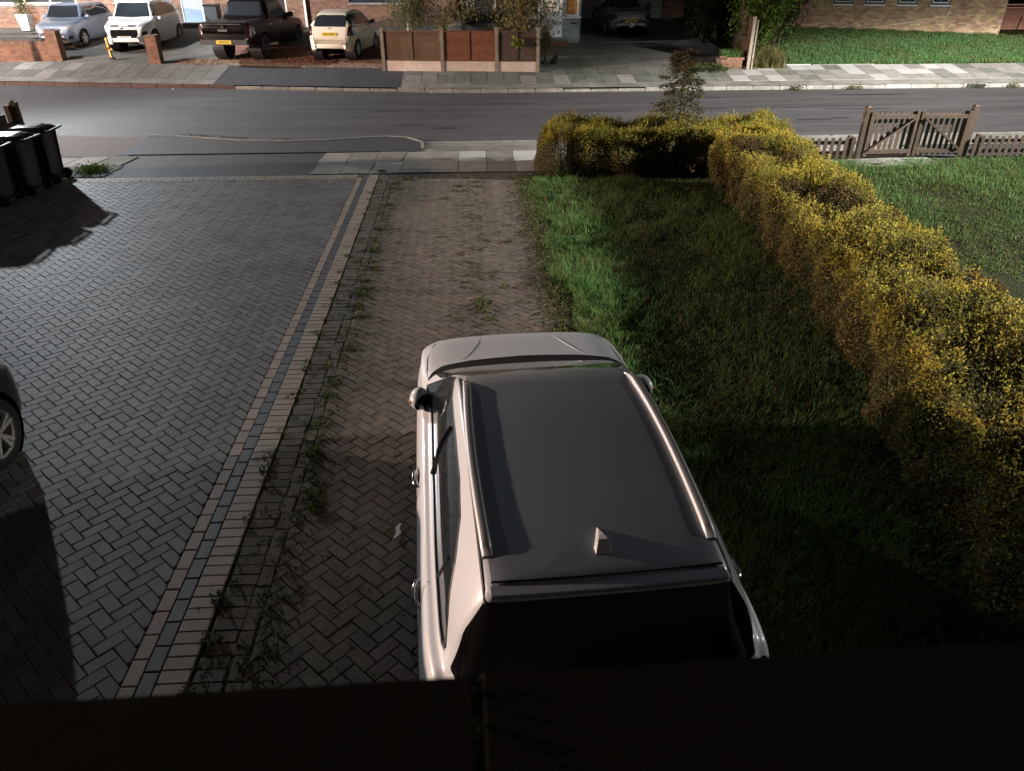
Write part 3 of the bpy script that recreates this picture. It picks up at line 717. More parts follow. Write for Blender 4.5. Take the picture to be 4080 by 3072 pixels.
    def mesh(s, faces, name, m, off=0.0):
        used = {}; vs = []; fs = []
        for fi in faces:
            g = []
            for i in s.f[fi]:
                if i not in used: used[i] = len(vs); vs.append(s.v[i])
                g.append(used[i])
            fs.append(g)
        me = bpy.data.meshes.new(name); me.from_pydata([tuple(p) for p in vs], [], fs); me.update(); me.materials.append(mat[m]); me.shade_smooth()
        if off:
            for v in me.vertices: v.co += v.normal * off
        return me
def ring(cy, cz, r, n=28): return [(cy + r * math.cos(2 * PI * i / n), cz + r * math.sin(2 * PI * i / n)) for i in range(n)]
def wheel(root, x, y, r, w, sx, spokes=5, tyre='rubber', rim='alloy', double=False):
    t = MB().lathe([(r * 0.66, -w / 2), (r * 0.90, -w / 2 - 0.004), (r * 0.985, -w * 0.36), (r, -w * 0.2), (r, w * 0.2), (r * 0.985, w * 0.36), (r * 0.90, w / 2 + 0.004), (r * 0.66, w / 2)], n=32, axis='X')
    W_ = thing_part('wheel', t.mesh('tyre', tyre, True), root, (x, y, r))
    b = MB(); ox = sx * w * 0.42
    b.lathe([(r * 0.70, ox - sx * 0.10), (r * 0.655, ox - sx * 0.09), (r * 0.655, ox - sx * 0.012), (r * 0.70, ox + sx * 0.012), (r * 0.69, ox + sx * 0.016), (r * 0.62, ox - sx * 0.01)], n=32, axis='X')
    b.lathe([(0.0, ox + sx * 0.006), (r * 0.10, ox + sx * 0.004), (r * 0.13, ox - sx * 0.03)], n=12, axis='X')
    for k in range(spokes):
        for dlt in ((-0.17, 0.17) if double else (0.0,)):
            a = 2 * PI * k / spokes + 0.3; a2 = a + dlt
            b.bar((ox - sx * 0.006, r * 0.08 * math.cos(a), r * 0.08 * math.sin(a)), (ox - sx * 0.004, r * 0.665 * math.cos(a2), r * 0.665 * math.sin(a2)), r * (0.10 if double else 0.17), 0.03, up=(1, 0, 0))
    obj('rim', b.mesh('rim', rim, False), W_)
    d = MB().lathe([(0.0, ox - sx * 0.07), (r * 0.66, ox - sx * 0.07)], n=24, axis='X'); obj('brake_disc', d.mesh('brake_disc', 'dark_alloy'), W_)
    return W_
def thing_part(name, me, root, loc): return obj(name, me, root, loc)
def plate(root, sk, end, x, z, body, m, w=0.52, h=0.111, size=0.086, tilt=0.0, y=None):
    if y is None: p, _ = sk.end(x, z, end); y = p.y
    yy = y + end * 0.012
    o = MB().box((0, 0, 0), (w, 0.012, h)).build('number_plate', m, root); o.location = (x, yy, z); o.rotation_euler = (tilt, 0, 0)
    if body.strip(): text('plate_lettering', body, size, 'letter', o, (0, end * 0.0075, 0), (R(90), 0, 0 if end < 0 else PI), 0.86, 0.001)
def seam(root, sk, pts, name='door_seam', ax='x', sx=1, m='black_plastic', r=0.004):
    P = []
    for i in range(len(pts) - 1):
        for k in range(9):
            t = k / 9; u = pts[i][0] * (1 - t) + pts[i + 1][0] * t; v = pts[i][1] * (1 - t) + pts[i + 1][1] * t
            h, _ = sk.side(u, v, sx) if ax == 'x' else (sk.down(u, v) if ax == 'z' else sk.end(u, v, sx))
            if h: P.append(h)
    if len(P) > 2: MB().tube(P, r, 5).build(name, m, root)
def mirror(root, sk, y, z, sx, paint, k=1.0, indicator=None):
    p, _ = sk.side(y, z, sx); x0 = p.x
    b = MB(); b.sphere((x0 + sx * 0.078 * k, y + 0.02, z + 0.055), (0.105 * k, 0.070, 0.078 * k), 18, 12)
    o = b.build('wing_mirror', paint, root, True)
    MB().sphere((x0 + sx * 0.070 * k, y - 0.036, z + 0.045), (0.084 * k, 0.028, 0.058 * k), 16, 8).build('mirror_face', 'gloss_black', o, True)
    MB().bar((x0 - sx * 0.02, y + 0.01, z - 0.005), (x0 + sx * 0.10 * k, y + 0.01, z + 0.01), 0.06, 0.035).build('mirror_arm', 'black_plastic', o)
    if indicator: MB().sphere((x0 + sx * 0.10 * k, y + 0.055, z + 0.045), (0.06 * k, 0.018, 0.012), 10, 6).build('indicator', 'orange_lens', o, True)
def handle(root, sk, y, z, sx, m='chrome'):
    p, _ = sk.side(y, z, sx)
    b = MB(); q = [Vector((p.x + sx * a, y + d, z)) for a, d in ((-0.01, -0.105), (0.022, -0.085), (0.036, -0.04), (0.036, 0.04), (0.022, 0.085), (-0.01, 0.105))]
    b.tube(q, [0.012, 0.013, 0.014, 0.014, 0.013, 0.012], 8); o = b.build('door_handle', m, root, True)
    MB().sphere((p.x + sx * 0.002, y, z), (0.012, 0.07, 0.026), 12, 6).build('handle_recess', 'gloss_black', o, True)
def car(name, label, loc, rz, sp, group=None):
    """one car; its origin is on the ground between the wheels, its front looks along +Y"""
    root = thing(name, label, 'car', loc, rz, group)
    sk = Skin(sp, sp.get('ny', 72), sp.get('seg', 3)); L = sp['L']; paint = sp['paint']
    r, tw = sp['wr'], sp.get('tw', 0.2)
    for ay in (sp['axf'], sp['axr']):
        sk.cut('x', ring(ay, r, r + 0.055)[::1], lambda c: c.z < r * 2 + 0.12 and abs(c.x) > 0.3)
    G = []
    half = sp['W'] / 2
    for nm, ax, poly, cond, m in sp.get('cuts', []):
        G.append((nm, m, sk.cut(ax, poly, cond)))
    obj('body', sk.mesh(sk.alive, 'body', paint), root)
    for nm, m, fs in G:
        if fs: obj(nm, sk.mesh(fs, nm, m, 0.0015), root)
    b = MB()                                     # floor pan and arch liners
    b.box((0, 0, sp['zb'][0][1] + 0.12), (half * 1.62, L * 0.90, 0.10))
    for ay in (sp['axf'], sp['axr']):
        for sx in (-1, 1): b.lathe([(r + 0.06, sx * half * 0.50), (r + 0.058, sx * half * 0.955)], (0, ay, r), 24, 'X'); b.lathe([(0.0, sx * half * 0.52), (r + 0.06, sx * half * 0.52)], (0, ay, r), 24, 'X')
    b.build('underbody', 'black_plastic', root)
    MB().box((0, sp.get('cab', 0), sp['belt'][len(sp['belt']) // 2][1] - 0.13), (half * 1.5, L * 0.5, 0.25)).build('cabin_interior', 'black_plastic', root)
    for ay in (sp['axf'], sp['axr']):
        for sx in (-1, 1): wheel(root, sx * (half - tw / 2 - 0.015), ay, r, tw, sx, sp.get('spokes', 5), rim=sp.get('rim', 'alloy'), double=sp.get('dbl', False))
    return root, sk
def mirrored(poly): return [(-u, v) for u, v in poly]
LEFT = lambda c: c.x < 0
RIGHT = lambda c: c.x > 0
def both(nm, ax, poly, m, extra=None):
    e = extra or (lambda c: True)
    if ax == 'x': return [(nm, ax, poly, lambda c: c.x < -0.2 and e(c), m), (nm, ax, poly, lambda c: c.x > 0.2 and e(c), m)]
    return [(nm, ax, poly, lambda c: c.x > 0 and e(c), m), (nm, ax, mirrored(poly), lambda c: c.x < 0 and e(c), m)]

# ---- the white crossover parked on the brown driveway, seen from above
hero = dict(L=4.15, W=1.82, ny=190, seg=7, paint='pearl', wr=0.335, tw=0.22, axf=1.30, axr=-1.24, bulge=0.06, tum=0.868, cab=-0.3,
    top=[(-2.075, 0.46), (-2.06, 0.62), (-2.03, 0.80), (-1.985, 0.96), (-1.93, 1.10), (-1.80, 1.50), (-1.775, 1.545), (-1.70, 1.562), (-1.20, 1.590), (-0.5, 1.606), (-0.1, 1.590), (0.08, 1.552), (0.28, 1.470), (1.10, 1.110), (1.20, 1.075), (1.40, 1.040), (1.75, 0.985), (1.92, 0.925), (2.0, 0.84), (2.05, 0.72), (2.075, 0.58)],
    belt=[(-2.075, 0.44), (-2.02, 0.60), (-1.93, 0.90), (-1.75, 1.055), (-1.2, 1.045), (0.0, 1.00), (0.9, 0.965), (1.5, 0.925), (1.85, 0.85), (1.98, 0.76), (2.075, 0.56)],
    hw=[(-2.075, 0.62), (-2.05, 0.70), (-1.98, 0.79), (-1.85, 0.855), (-1.5, 0.895), (-0.8, 0.905), (0.5, 0.905), (1.3, 0.90), (1.70, 0.885), (1.90, 0.835), (2.0, 0.775), (2.075, 0.64)],
    zb=[(-2.075, 0.36), (-1.9, 0.26), (-1.0, 0.20), (1.2, 0.20), (1.9, 0.24), (2.075, 0.34)],
    rw=[(-2.075, 0.53), (-1.6, 0.565), (-0.8, 0.59), (0.1, 0.60), (0.6, 0.62), (1.1, 0.66), (2.075, 0.66)])
glassy = [(0.88, 1.035), (0.76, 1.13), (0.48, 1.335), (0.28, 1.440), (0.08, 1.482), (-0.5, 1.500), (-0.9, 1.492), (-1.18, 1.455), (-1.40, 1.365), (-1.60, 1.215), (-1.70, 1.105), (-1.64, 1.085), (-1.0, 1.065), (0.0, 1.035), (0.6, 1.018)]
ws = [(0.0, 1.09), (0.45, 1.06), (0.66, 0.99), (0.735, 0.92), (0.70, 0.72), (0.60, 0.40), (0.53, 0.25), (0.50, 0.185), (0.25, 0.225), (0.0, 0.235), (-0.25, 0.225), (-0.50, 0.185), (-0.53, 0.25), (-0.60, 0.40), (-0.70, 0.72), (-0.735, 0.92), (-0.66, 0.99), (-0.45, 1.06)]
cowl = [(0.0, 1.225), (0.45, 1.19), (0.68, 1.11), (0.775, 0.99), (0.80, 0.92), (0.745, 0.90), (0.66, 0.82), (0.45, 0.80), (0.0, 0.80), (-0.45, 0.80), (-0.66, 0.82), (-0.745, 0.90), (-0.80, 0.92), (-0.775, 0.99), (-0.68, 1.11), (-0.45, 1.19)]  # scuttle plus lower windscreen, painted black in place of dark reflections
hero['cuts'] = [('roof_panel', 'z', [(-0.532, 0.17), (-0.25, 0.205), (0.0, 0.212), (0.25, 0.205), (0.532, 0.17), (0.558, -0.7), (0.545, -1.2), (0.525, -1.79), (-0.525, -1.79), (-0.545, -1.2), (-0.558, -0.7)], lambda c: c.z > 1.47, 'roof_grey')] + both('side_window', 'x', glassy, 'glass', lambda c: c.z > 0.95) + [
    ('scuttle_and_dark_glass', 'z', cowl, lambda c: c.z > 0.9, 'matt_black'), ('windscreen', 'z', ws, lambda c: c.z > 1.0, 'glass'),
    ('rear_window', 'y', [(-0.735, 1.085), (0.735, 1.085), (0.66, 1.32), (0.565, 1.485), (-0.565, 1.485), (-0.66, 1.32)], lambda c: c.y < -1.70, 'gloss_black'),
    ] + both('tail_light', 'y', [(0.50, 0.86), (0.82, 0.82), (0.80, 1.0), (0.56, 1.0)], 'gloss_black', lambda c: c.y < -1.80) + \
    both('headlight', 'y', [(0.45, 0.70), (0.80, 0.74), (0.86, 0.86), (0.55, 0.80)], 'lens', lambda c: c.y > 1.6) + \
    [('grille', 'y', [(-0.44, 0.62), (0.44, 0.62), (0.44, 0.77), (-0.44, 0.77)], lambda c: c.y > 1.7, 'black_plastic'),
     ('lower_bumper', 'y', [(-0.8, 0.2), (0.8, 0.2), (0.8, 0.45), (-0.8, 0.45)], lambda c: c.y > 1.8, 'black_plastic'),
     ('rear_bumper_trim', 'y', [(-0.85, 0.2), (0.85, 0.2), (0.85, 0.52), (-0.85, 0.52)], lambda c: c.y < -1.8, 'black_plastic')]
hero_root, hk = car('parked_car', 'white crossover with roof rails parked nose out on the worn brown driveway', (0.475, 4.11, 0.0), R(3.2), hero)
for sx in (-1, 1):
    # roof rail, ditch channel, window trim
    P = []
    for i in range(34):
        y = 0.02 - 1.60 * i / 33; x = sx * (0.533 + 0.022 * math.sin(PI * min(1, (y + 1.58) / 1.6))); h, _ = hk.down(x, y); P.append(Vector((x, y, h.z)))
    b = MB(); n = len(P)
    for i, p in enumerate(P):
        e = min(1, i / 2.5, (n - 1 - i) / 1.2); e = max(0.12, e); w = 0.026; hgt = 0.008 + 0.028 * e
        for dx, dz in ((-w, -0.02), (-w * 0.94, hgt * 0.75), (-w * 0.55, hgt), (w * 0.55, hgt), (w * 0.94, hgt * 0.75), (w, -0.02)): b.v.append((p.x + dx, p.y, p.z + dz))
    for i in range(n - 1):
        for j in range(5): a = i * 6 + j; b.f.append((a, a + 1, a + 7, a + 6))
    b.f += [tuple(range(6)), tuple((n - 1) * 6 + j for j in reversed(range(6)))]
    b.build('roof_rail', M('satin_rail', (0.60, 0.59, 0.58), 0.42, metal=0.7) if sx < 0 else bpy.data.materials['satin_rail'], hero_root, True)
    ch = []
    for i in range(40):
        y = 0.16 - 1.95 * i / 39; x = sx * (0.572 - 0.012 * max(0, -y - 1.0)); h, _ = hk.down(x, y); ch.append((x, y, h.z + 0.0005))
    MB().tube(ch, 0.009, 6).build('roof_gutter', 'black_plastic', hero_root)
    seam(hero_root, hk, glassy[11:] + glassy[:1], 'waist_trim', 'x', sx, 'gloss_black', 0.011)
    seam(hero_root, hk, [(p[0], p[1] - 0.016) for p in glassy[10:] + glassy[:1]], 'chrome_strip', 'x', sx, 'chrome', 0.006)
    seam(hero_root, hk, glassy[:13], 'window_seal', 'x', sx, 'black_plastic', 0.006)
    seam(hero_root, hk, [(-0.235, 1.03), (-0.30, 1.20), (-0.37, 1.49)], 'door_pillar', 'x', sx, 'gloss_black', 0.020)
    seam(hero_root, hk, [(-1.20, 1.07), (-1.27, 1.20), (-1.32, 1.32)], 'quarter_pillar', 'x', sx, 'black_plastic', 0.012)
    seam(hero_root, hk, [(-0.16, 0.30), (-0.20, 0.70), (-0.25, 1.02)], 'door_seam', 'x', sx, 'black_plastic', 0.003)
    seam(hero_root, hk, [(-1.38, 0.75), (-1.34, 0.90), (-1.16, 1.04)], 'door_seam', 'x', sx, 'black_plastic', 0.003)
    seam(hero_root, hk, [(0.98, 0.32), (1.0, 0.70), (0.92, 0.98)], 'door_seam', 'x', sx, 'black_plastic', 0.003)
    mh = MB(); mh.sphere((0, 0, 0), (0.070, 0.108, 0.078), 20, 14); mo = mh.build('wing_mirror', 'pearl', hero_root, True); mo.location = (sx * 0.868, 0.70, 1.035); mo.rotation_euler = (0, 0, sx * R(12))
    MB().sphere((-sx * 0.018, -0.022, -0.004), (0.060, 0.098, 0.066), 18, 12).build('mirror_face', 'gloss_black', mo, True)
    MB().bar((-sx * 0.13, 0.06, -0.06), (-sx * 0.02, 0.05, -0.04), 0.07, 0.05).build('mirror_arm', 'black_plastic', mo); MB().sphere((sx * 0.040, -0.055, 0.01), (0.028, 0.04, 0.012), 10, 6).build('indicator', 'orange_lens', mo, True)
    handle(hero_root, hk, -0.10, 0.90, sx); handle(hero_root, hk, -1.17, 0.93, sx)
    MB().tube([(sx * a[0], a[1], hk.down(sx * a[0], a[1])[0].z + 0.001) for a in ((0.20, 1.98), (0.42, 1.94), (0.62, 1.86), (0.74, 1.70), (0.80, 1.40), (0.805, 1.10), (0.79, 0.93))], 0.004, 5).build('bonnet_seam', 'black_plastic', hero_root)
    # raised crease across each side of the bonnet
    cr = [(0.30, 1.88), (0.36, 1.60), (0.47, 1.30), (0.60, 1.12)]; P = []
    for i in range(3):
        for k in range(8): t = k / 8; x = sx * (cr[i][0] * (1 - t) + cr[i + 1][0] * t); y = cr[i][1] * (1 - t) + cr[i + 1][1] * t; h, _ = hk.down(x, y); P.append((x, y, h.z - 0.006))
    MB().tube(P, [0.003 + 0.0085 * math.sin(PI * i / (len(P) - 1)) for i in range(len(P))], 8, False).build('bonnet_crease', 'pearl', hero_root, True)
# spoiler, its gap, aerial fin
b = MB(); cols = 26; prof = [(0.020, 0.000), (0.015, 0.006), (-0.038, 0.003), (-0.045, -0.002), (-0.044, -0.014), (-0.02, -0.03)]
for i in range(cols + 1):
    q = -1 + 2 * i / cols; x = q * 0.535; bow = -0.030 * (1 - q * q)
    for dy, dz in prof: b.v.append((x, -1.768 + bow + dy, 1.553 + dz - 0.020 * q * q))
for i in range(cols):
    for j in range(len(prof)): k = len(prof); b.f.append((i * k + j, i * k + (j + 1) % k, (i + 1) * k + (j + 1) % k, (i + 1) * k + j))
k = len(prof); b.f += [tuple(reversed(range(k))), tuple(cols * k + j for j in range(k))]
b.build('spoiler', 'roof_grey', hero_root)
MB().tube([(q * 0.53, -1.735 - 0.030 * (1 - q * q), 1.566 - 0.020 * q * q) for q in [-1 + i / 12 for i in range(25)]], 0.006, 5).build('spoiler_gap', 'black_plastic', hero_root)
h, _ = hk.down(0, -1.58); b = MB(); z0 = h.z - 0.004
b.add([(0, -1.455, z0 + 0.002), (-0.042, -1.60, z0), (0.042, -1.60, z0), (-0.038, -1.640, z0), (0.038, -1.640, z0), (-0.022, -1.60, z0 + 0.056), (0.022, -1.60, z0 + 0.056), (0, -1.50, z0 + 0.030), (-0.012, -1.565, z0 + 0.053), (0.012, -1.565, z0 + 0.053)],
      [(0, 7, 8, 5, 1), (0, 2, 6, 9, 7), (7, 9, 8), (8, 9, 6, 5), (1, 5, 3), (2, 4, 6), (5, 6, 4, 3)])
b.build('aerial_fin', 'white_paint', hero_root)
MB().bar((-0.03, -1.93, 1.12), (0.34, -1.925, 1.125), 0.016, 0.02).build('rear_wiper', 'black_plastic', hero_root)
for sx in (-1, 1): MB().bar((sx * 0.55, 1.02, 1.095), (-0.02 + sx * 0.02, 0.98, 1.115), 0.012, 0.012).build('wiper', 'black_plastic', hero_root)
plate(hero_root, hk, -1, 0, 0.72, ' ', 'plate_y'); plate(hero_root, hk, 1, 0, 0.50, ' ', 'plate_w')

# ---- a common hatchback shape, stretched to each car
def hatch(L, W, H, paint, hood=0.30, **kw):
    f = L / 2; w = W / 2; hb = kw.get('hoodz', 0.92); cy = f - hood * L; rh = kw.get('rf', 0.16) * L       # cy: foot of the windscreen
    d = dict(L=L, W=W, paint=paint, wr=kw.get('wr', 0.30), tw=0.19, axf=f - kw.get('of', 0.80), axr=-f + kw.get('orr', 0.68), ny=64, seg=3, cab=-0.1 * L,
      top=[(-f, 0.50), (-f + .03, 0.75), (-f + .08, kw.get('rb', 0.98)), (-f + kw.get('rs', 0.30), H - 0.10), (-f + kw.get('rs', 0.30) + .2, H - 0.025), (-f + 0.35 * L, H), (cy - 0.62 * (H - hb) * 1.55, H - 0.015), (cy - 0.40 * (H - hb) * 1.5, H - 0.10), (cy, hb + 0.06), (cy + .12, hb + 0.02), (f - 0.30, hb - 0.10), (f - 0.10, hb - 0.21), (f - .03, 0.60), (f, 0.45)],
      belt=[(-f, 0.48), (-f + .05, 0.78), (-f + .3, kw.get('bz', 0.96) + .02), (0, kw.get('bz', 0.96) - .02), (cy, hb - .03), (f - 0.4, hb - 0.17), (f - .12, hb - .27), (f, 0.43)],
      hw=[(-f, w * .66), (-f + .06, w * .84), (-f + .25, w * .95), (-f + .7, w), (f - 1.0, w), (f - .4, w * .94), (f - .15, w * .82), (f, w * .58)],
      zb=[(-f, 0.34), (-f + .2, 0.25), (0, 0.19), (f - .2, 0.21), (f, 0.30)], rw=[(-f, w * .60 * kw.get('rk', 1)), (-f + .6, w * .66 * kw.get('rk', 1)), (0, w * .68 * kw.get('rk', 1)), (cy, w * .74), (f, w * .74)])
    rt = cy - 0.52 * (H - hb) * 1.55
    bz = kw.get('bz', 0.96)
    d['cuts'] = both('side_window', 'x', [(cy - .06, hb + .07), (cy - .30, hb + 0.24), (rt - .06, H - .13), (-f + .62, H - .12), (-f + .38, H - .22), (-f + .30, bz + .08), (0, bz + .03)], 'glass', lambda c: c.z > bz - .05) + [
      ('windscreen', 'z', [(-w * .78, cy - .03), (0, cy + .05), (w * .78, cy - .03), (w * .64, rt + .06), (0, rt + .10), (-w * .64, rt + .06)], lambda c: c.z > hb, 'glass'),
      ('rear_window', 'y', [(-w * .66, bz + .07), (w * .66, bz + .07), (w * .60, H - .13), (w * .5, H - .10), (-w * .5, H - .10), (-w * .60, H - .13)], lambda c: c.y < -f + .6, 'glass')]
    return d
def finish(root, sk, d, paint, mz=None, hz_=0.86):
    f = d['L'] / 2; cy = [p for p in d['cuts'] if p[0] == 'windscreen'][0][2][0][1]
    for sx in (-1, 1):
        mirror(root, sk, cy - 0.28, 0.98, sx, paint, 0.95); handle(root, sk, -0.08 * d['L'], hz_, sx, paint)
        seam(root, sk, [(-0.12 * d['L'], 0.30), (-0.12 * d['L'], 0.92)], 'door_seam', 'x', sx); seam(root, sk, [(cy - 0.18, 0.32), (cy - 0.14, 0.90)], 'door_seam', 'x', sx)
# 1 silver blue hatchback on the left yard
sb = hatch(3.75, 1.66, 1.50, 'silver_blue', 0.27, hoodz=0.97, bz=0.99)
sb['cuts'] += both('headlight', 'y', [(0.40, 0.60), (0.70, 0.66), (0.79, 0.83), (0.52, 0.80)], 'lens', lambda c: c.y > 1.2) + \
   [('grille', 'y', [(-0.32, 0.62), (0.32, 0.62), (0.36, 0.70), (-0.36, 0.70)], lambda c: c.y > 1.4, 'dark_alloy'), ('lower_grille', 'y', [(-0.5, 0.28), (0.5, 0.28), (0.46, 0.40), (-0.46, 0.40)], lambda c: c.y > 1.4, 'black_plastic')] + \
   both('fog_lamp', 'y', [(0.56, 0.32), (0.70, 0.34), (0.70, 0.44), (0.58, 0.44)], 'black_plastic', lambda c: c.y > 1.3) + both('tail_light', 'y', [(0.52, 0.9), (0.76, 0.85), (0.74, 1.15), (0.62, 1.15)], 'red_lens', lambda c: c.y < -1.4)
CY = -PI
x, y = -15.8, 32.25; r1, k1 = car('parked_car', 'silver blue hatchback facing the street behind the low brick wall', (x, y + 1.85, hz(x, y + 1.2) - 0.02), PI + R(-4), sb)
finish(r1, k1, sb, 'silver_blue'); plate(r1, k1, 1, 0, 0.50, '', 'plate_w', 0.46)
MB().sphere((0, 1.885, 0.665), (0.06, 0.012, 0.04), 12, 6).build('badge', 'chrome', r1, True)
# 2 white compact crossover
wc = hatch(4.0, 1.76, 1.66, 'white_paint', 0.26, hoodz=1.06, bz=1.09, wr=0.34, rb=1.1)
wc['cuts'] += both('headlight', 'y', [(0.46, 0.80), (0.74, 0.86), (0.86, 0.98), (0.60, 0.92)], 'lens', lambda c: c.y > 1.2) + \
   [('upper_grille', 'y', [(-0.46, 0.83), (0.46, 0.83), (0.50, 0.89), (-0.50, 0.89)], lambda c: c.y > 1.4, 'black_plastic'),
    ('grille', 'y', [(-0.42, 0.46), (0.42, 0.46), (0.56, 0.58), (0.50, 0.74), (-0.50, 0.74), (-0.56, 0.58)], lambda c: c.y > 1.4, 'gloss_black'),
    ('lower_grille', 'y', [(-0.5, 0.27), (0.5, 0.27), (0.5, 0.33), (-0.5, 0.33)], lambda c: c.y > 1.4, 'black_plastic')] + \
   both('fog_lamp', 'y', [(0.62, 0.50), (0.78, 0.52), (0.80, 0.68), (0.66, 0.68)], 'black_plastic', lambda c: c.y > 1.3) + both('tail_light', 'y', [(0.55, 1.0), (0.8, 0.95), (0.78, 1.2), (0.66, 1.2)], 'red_lens', lambda c: c.y < -1.5)
x, y = -12.85, 31.45; r2, k2 = car('parked_car', 'white compact crossover facing the street between the brick pillars', (x, y + 2.0, hz(x, y + 1.2) - 0.02), PI + R(-2), wc)
finish(r2, k2, wc, 'white_paint', hz_=0.98); plate(r2, k2, 1, 0, 0.465, 'LJ64 UOW', 'plate_w')
MB().tube([(-0.46, 1.97, 0.86), (0, 2.01, 0.862), (0.46, 1.97, 0.86)], 0.012, 6).build('chrome_strip', 'chrome', r2)
MB().tube([(0, 0.05, 1.66), (0, -0.12, 1.85)], 0.006, 5).build('aerial', 'black_plastic', r2)
MB().sphere((0, 2.035, 0.80), (0.075, 0.015, 0.03), 12, 6).build('badge', 'chrome', r2, True)
for sx in (-1, 1): MB().tube([(sx * .60, .1, 1.60), (sx * .60, 0.02, 1.68), (sx * .58, -1.3, 1.67), (sx * .58, -1.4, 1.60)], 0.018, 6).build('roof_rail', 'chrome', r2)
# 3 dark pickup, rear to the street
pk = dict(L=5.2, W=1.80, paint='dark_red', wr=0.38, tw=0.26, axf=1.68, axr=-1.42, ny=72, seg=3, cab=0.3, rim='dark_alloy',
   top=[(-2.6, 0.85), (-2.58, 1.10), (-2.55, 1.17), (-2.45, 1.185), (-0.86, 1.20), (-0.82, 1.32), (-0.62, 1.72), (-0.45, 1.775), (0.2, 1.79), (0.62, 1.74), (1.25, 1.20), (1.35, 1.13), (2.2, 1.05), (2.48, 0.92), (2.58, 0.70), (2.6, 0.6)],
   belt=[(-2.6, 0.83), (-2.5, 1.13), (-0.9, 1.15), (0, 1.10), (1.2, 1.06), (2.2, 0.96), (2.5, 0.80), (2.6, 0.58)],
   hw=[(-2.6, 0.80), (-2.55, 0.865), (-2.4, 0.89), (1.7, 0.90), (2.3, 0.84), (2.5, 0.74), (2.6, 0.6)], zb=[(-2.6, 0.55), (-2.3, 0.48), (0, 0.40), (2.3, 0.40), (2.6, 0.45)], rw=[(-2.6, 0.66), (0, 0.62), (1.2, 0.68), (2.6, 0.68)], bulge=0.02)
pk['cuts'] = both('side_window', 'x', [(1.12, 1.20), (0.55, 1.64), (0.3, 1.68), (-0.45, 1.66), (-0.62, 1.45), (-0.70, 1.22)], 'glass', lambda c: c.z > 1.1) + \
   [('windscreen', 'z', [(-0.7, 1.22), (0.7, 1.22), (0.58, 0.70), (-0.58, 0.70)], lambda c: c.z > 1.15, 'glass'), ('rear_window', 'y', [(-0.62, 1.28), (0.62, 1.28), (0.54, 1.69), (-0.54, 1.69)], lambda c: -1.0 < c.y < -0.5, 'glass')] + \
   both('tail_light', 'y', [(0.74, 0.72), (0.92, 0.72), (0.92, 1.10), (0.76, 1.10)], 'red_lens', lambda c: c.y < -2.2) + both('headlight', 'y', [(0.5, 0.75), (0.85, 0.8), (0.85, 0.95), (0.55, 0.9)], 'lens', lambda c: c.y > 2.0)
x, y = -8.0, 29.5; r3, k3 = car('pickup_truck', 'dark maroon pickup parked tail out on the gravel yard', (x, y + 2.25, hz(x, y + 1.2) + 0.0), R(-10), pk); r3.scale = (1.07, 1.07, 1.07)
b = MB(); b.box((0, -2.66, 0.60), (1.60, 0.14, 0.15)); b.build('rear_bumper', 'black_plastic', r3)
plate(r3, k3, -1, 0.02, 0.61, 'YK06 KXA', 'plate_y', 0.52, y=-2.73)
MB().tube([(-0.62, -2.60, 1.14), (0.62, -2.60, 1.14)], 0.018, 6).build('tailgate_rail', 'chrome', r3)
MB().box((0.0, -2.63, 0.95), (0.32, 0.03, 0.07)).build('tailgate_handle', 'dark_alloy', r3)
MB().add([(-0.06, -2.63, 1.05), (0, -2.63, 1.11), (0.06, -2.63, 1.05), (0, -2.63, 0.99)], [(0, 1, 2, 3)]).build('badge', 'chrome', r3)
seam(r3, k3, [(-0.72, 0.72), (-0.74, 1.12)], 'tailgate_seam', 'y', -1); seam(r3, k3, [(0.72, 0.72), (0.74, 1.12)], 'tailgate_seam', 'y', -1)
for sx in (-1, 1):
    mirror(r3, k3, 0.95, 1.15, sx, 'dark_red', 1.2); handle(r3, k3, 0.05, 1.02, sx, 'chrome'); handle(r3, k3, -0.85, 1.02, sx, 'chrome')
MB().box((0, -1.66, 1.02), (1.42, 1.5, 0.34)).build('load_bed_cover', 'black_plastic', r3)
# 4 small white city car, rear to the street
fc = hatch(3.55, 1.63, 1.49, 'white_warm_lit', 0.22, hoodz=0.98, bz=0.99, wr=0.29, rs=0.50, rb=0.90, rk=0.92, of=0.72, orr=0.60)
fc['top'] = [(-1.775, 0.50), (-1.755, 0.72), (-1.68, 0.92), (-1.36, 1.30), (-1.12, 1.425), (-0.5, 1.49), (0.10, 1.455), (0.36, 1.37), (0.95, 1.03), (1.08, 0.99), (1.45, 0.88), (1.66, 0.74), (1.74, 0.60), (1.775, 0.45)]
fc['hw'] = [(-1.775, 0.54), (-1.72, 0.67), (-1.55, 0.76), (-1.15, 0.815), (0.8, 0.815), (1.3, 0.76), (1.6, 0.66), (1.775, 0.46)]
fc['rw'] = [(-1.775, 0.42), (-1.3, 0.50), (-0.6, 0.54), (0.3, 0.55), (1.0, 0.60), (1.775, 0.60)]; fc['tum'] = 0.92
fc['cuts'][-1] = ('rear_window', 'y', [(-0.56, 1.02), (0.56, 1.02), (0.55, 1.18), (0.47, 1.33), (0.40, 1.355), (-0.40, 1.355), (-0.47, 1.33), (-0.55, 1.18)], lambda c: c.y < -1.1, 'glass')
fc['cuts'] += both('tail_light', 'y', [(0.60, 0.74), (0.82, 0.74), (0.78, 1.04), (0.63, 1.04)], 'red_lens', lambda c: c.y < -1.2) + both('headlight', 'y', [(0.5, 0.6), (0.7, 0.62), (0.7, 0.8), (0.5, 0.8)], 'lens', lambda c: c.y > 1.2) + \
   [('bumper_cutout', 'y', [(-0.58, 0.20), (0.58, 0.20), (0.48, 0.37), (-0.48, 0.37)], lambda c: c.y < -1.3, 'black_plastic')]
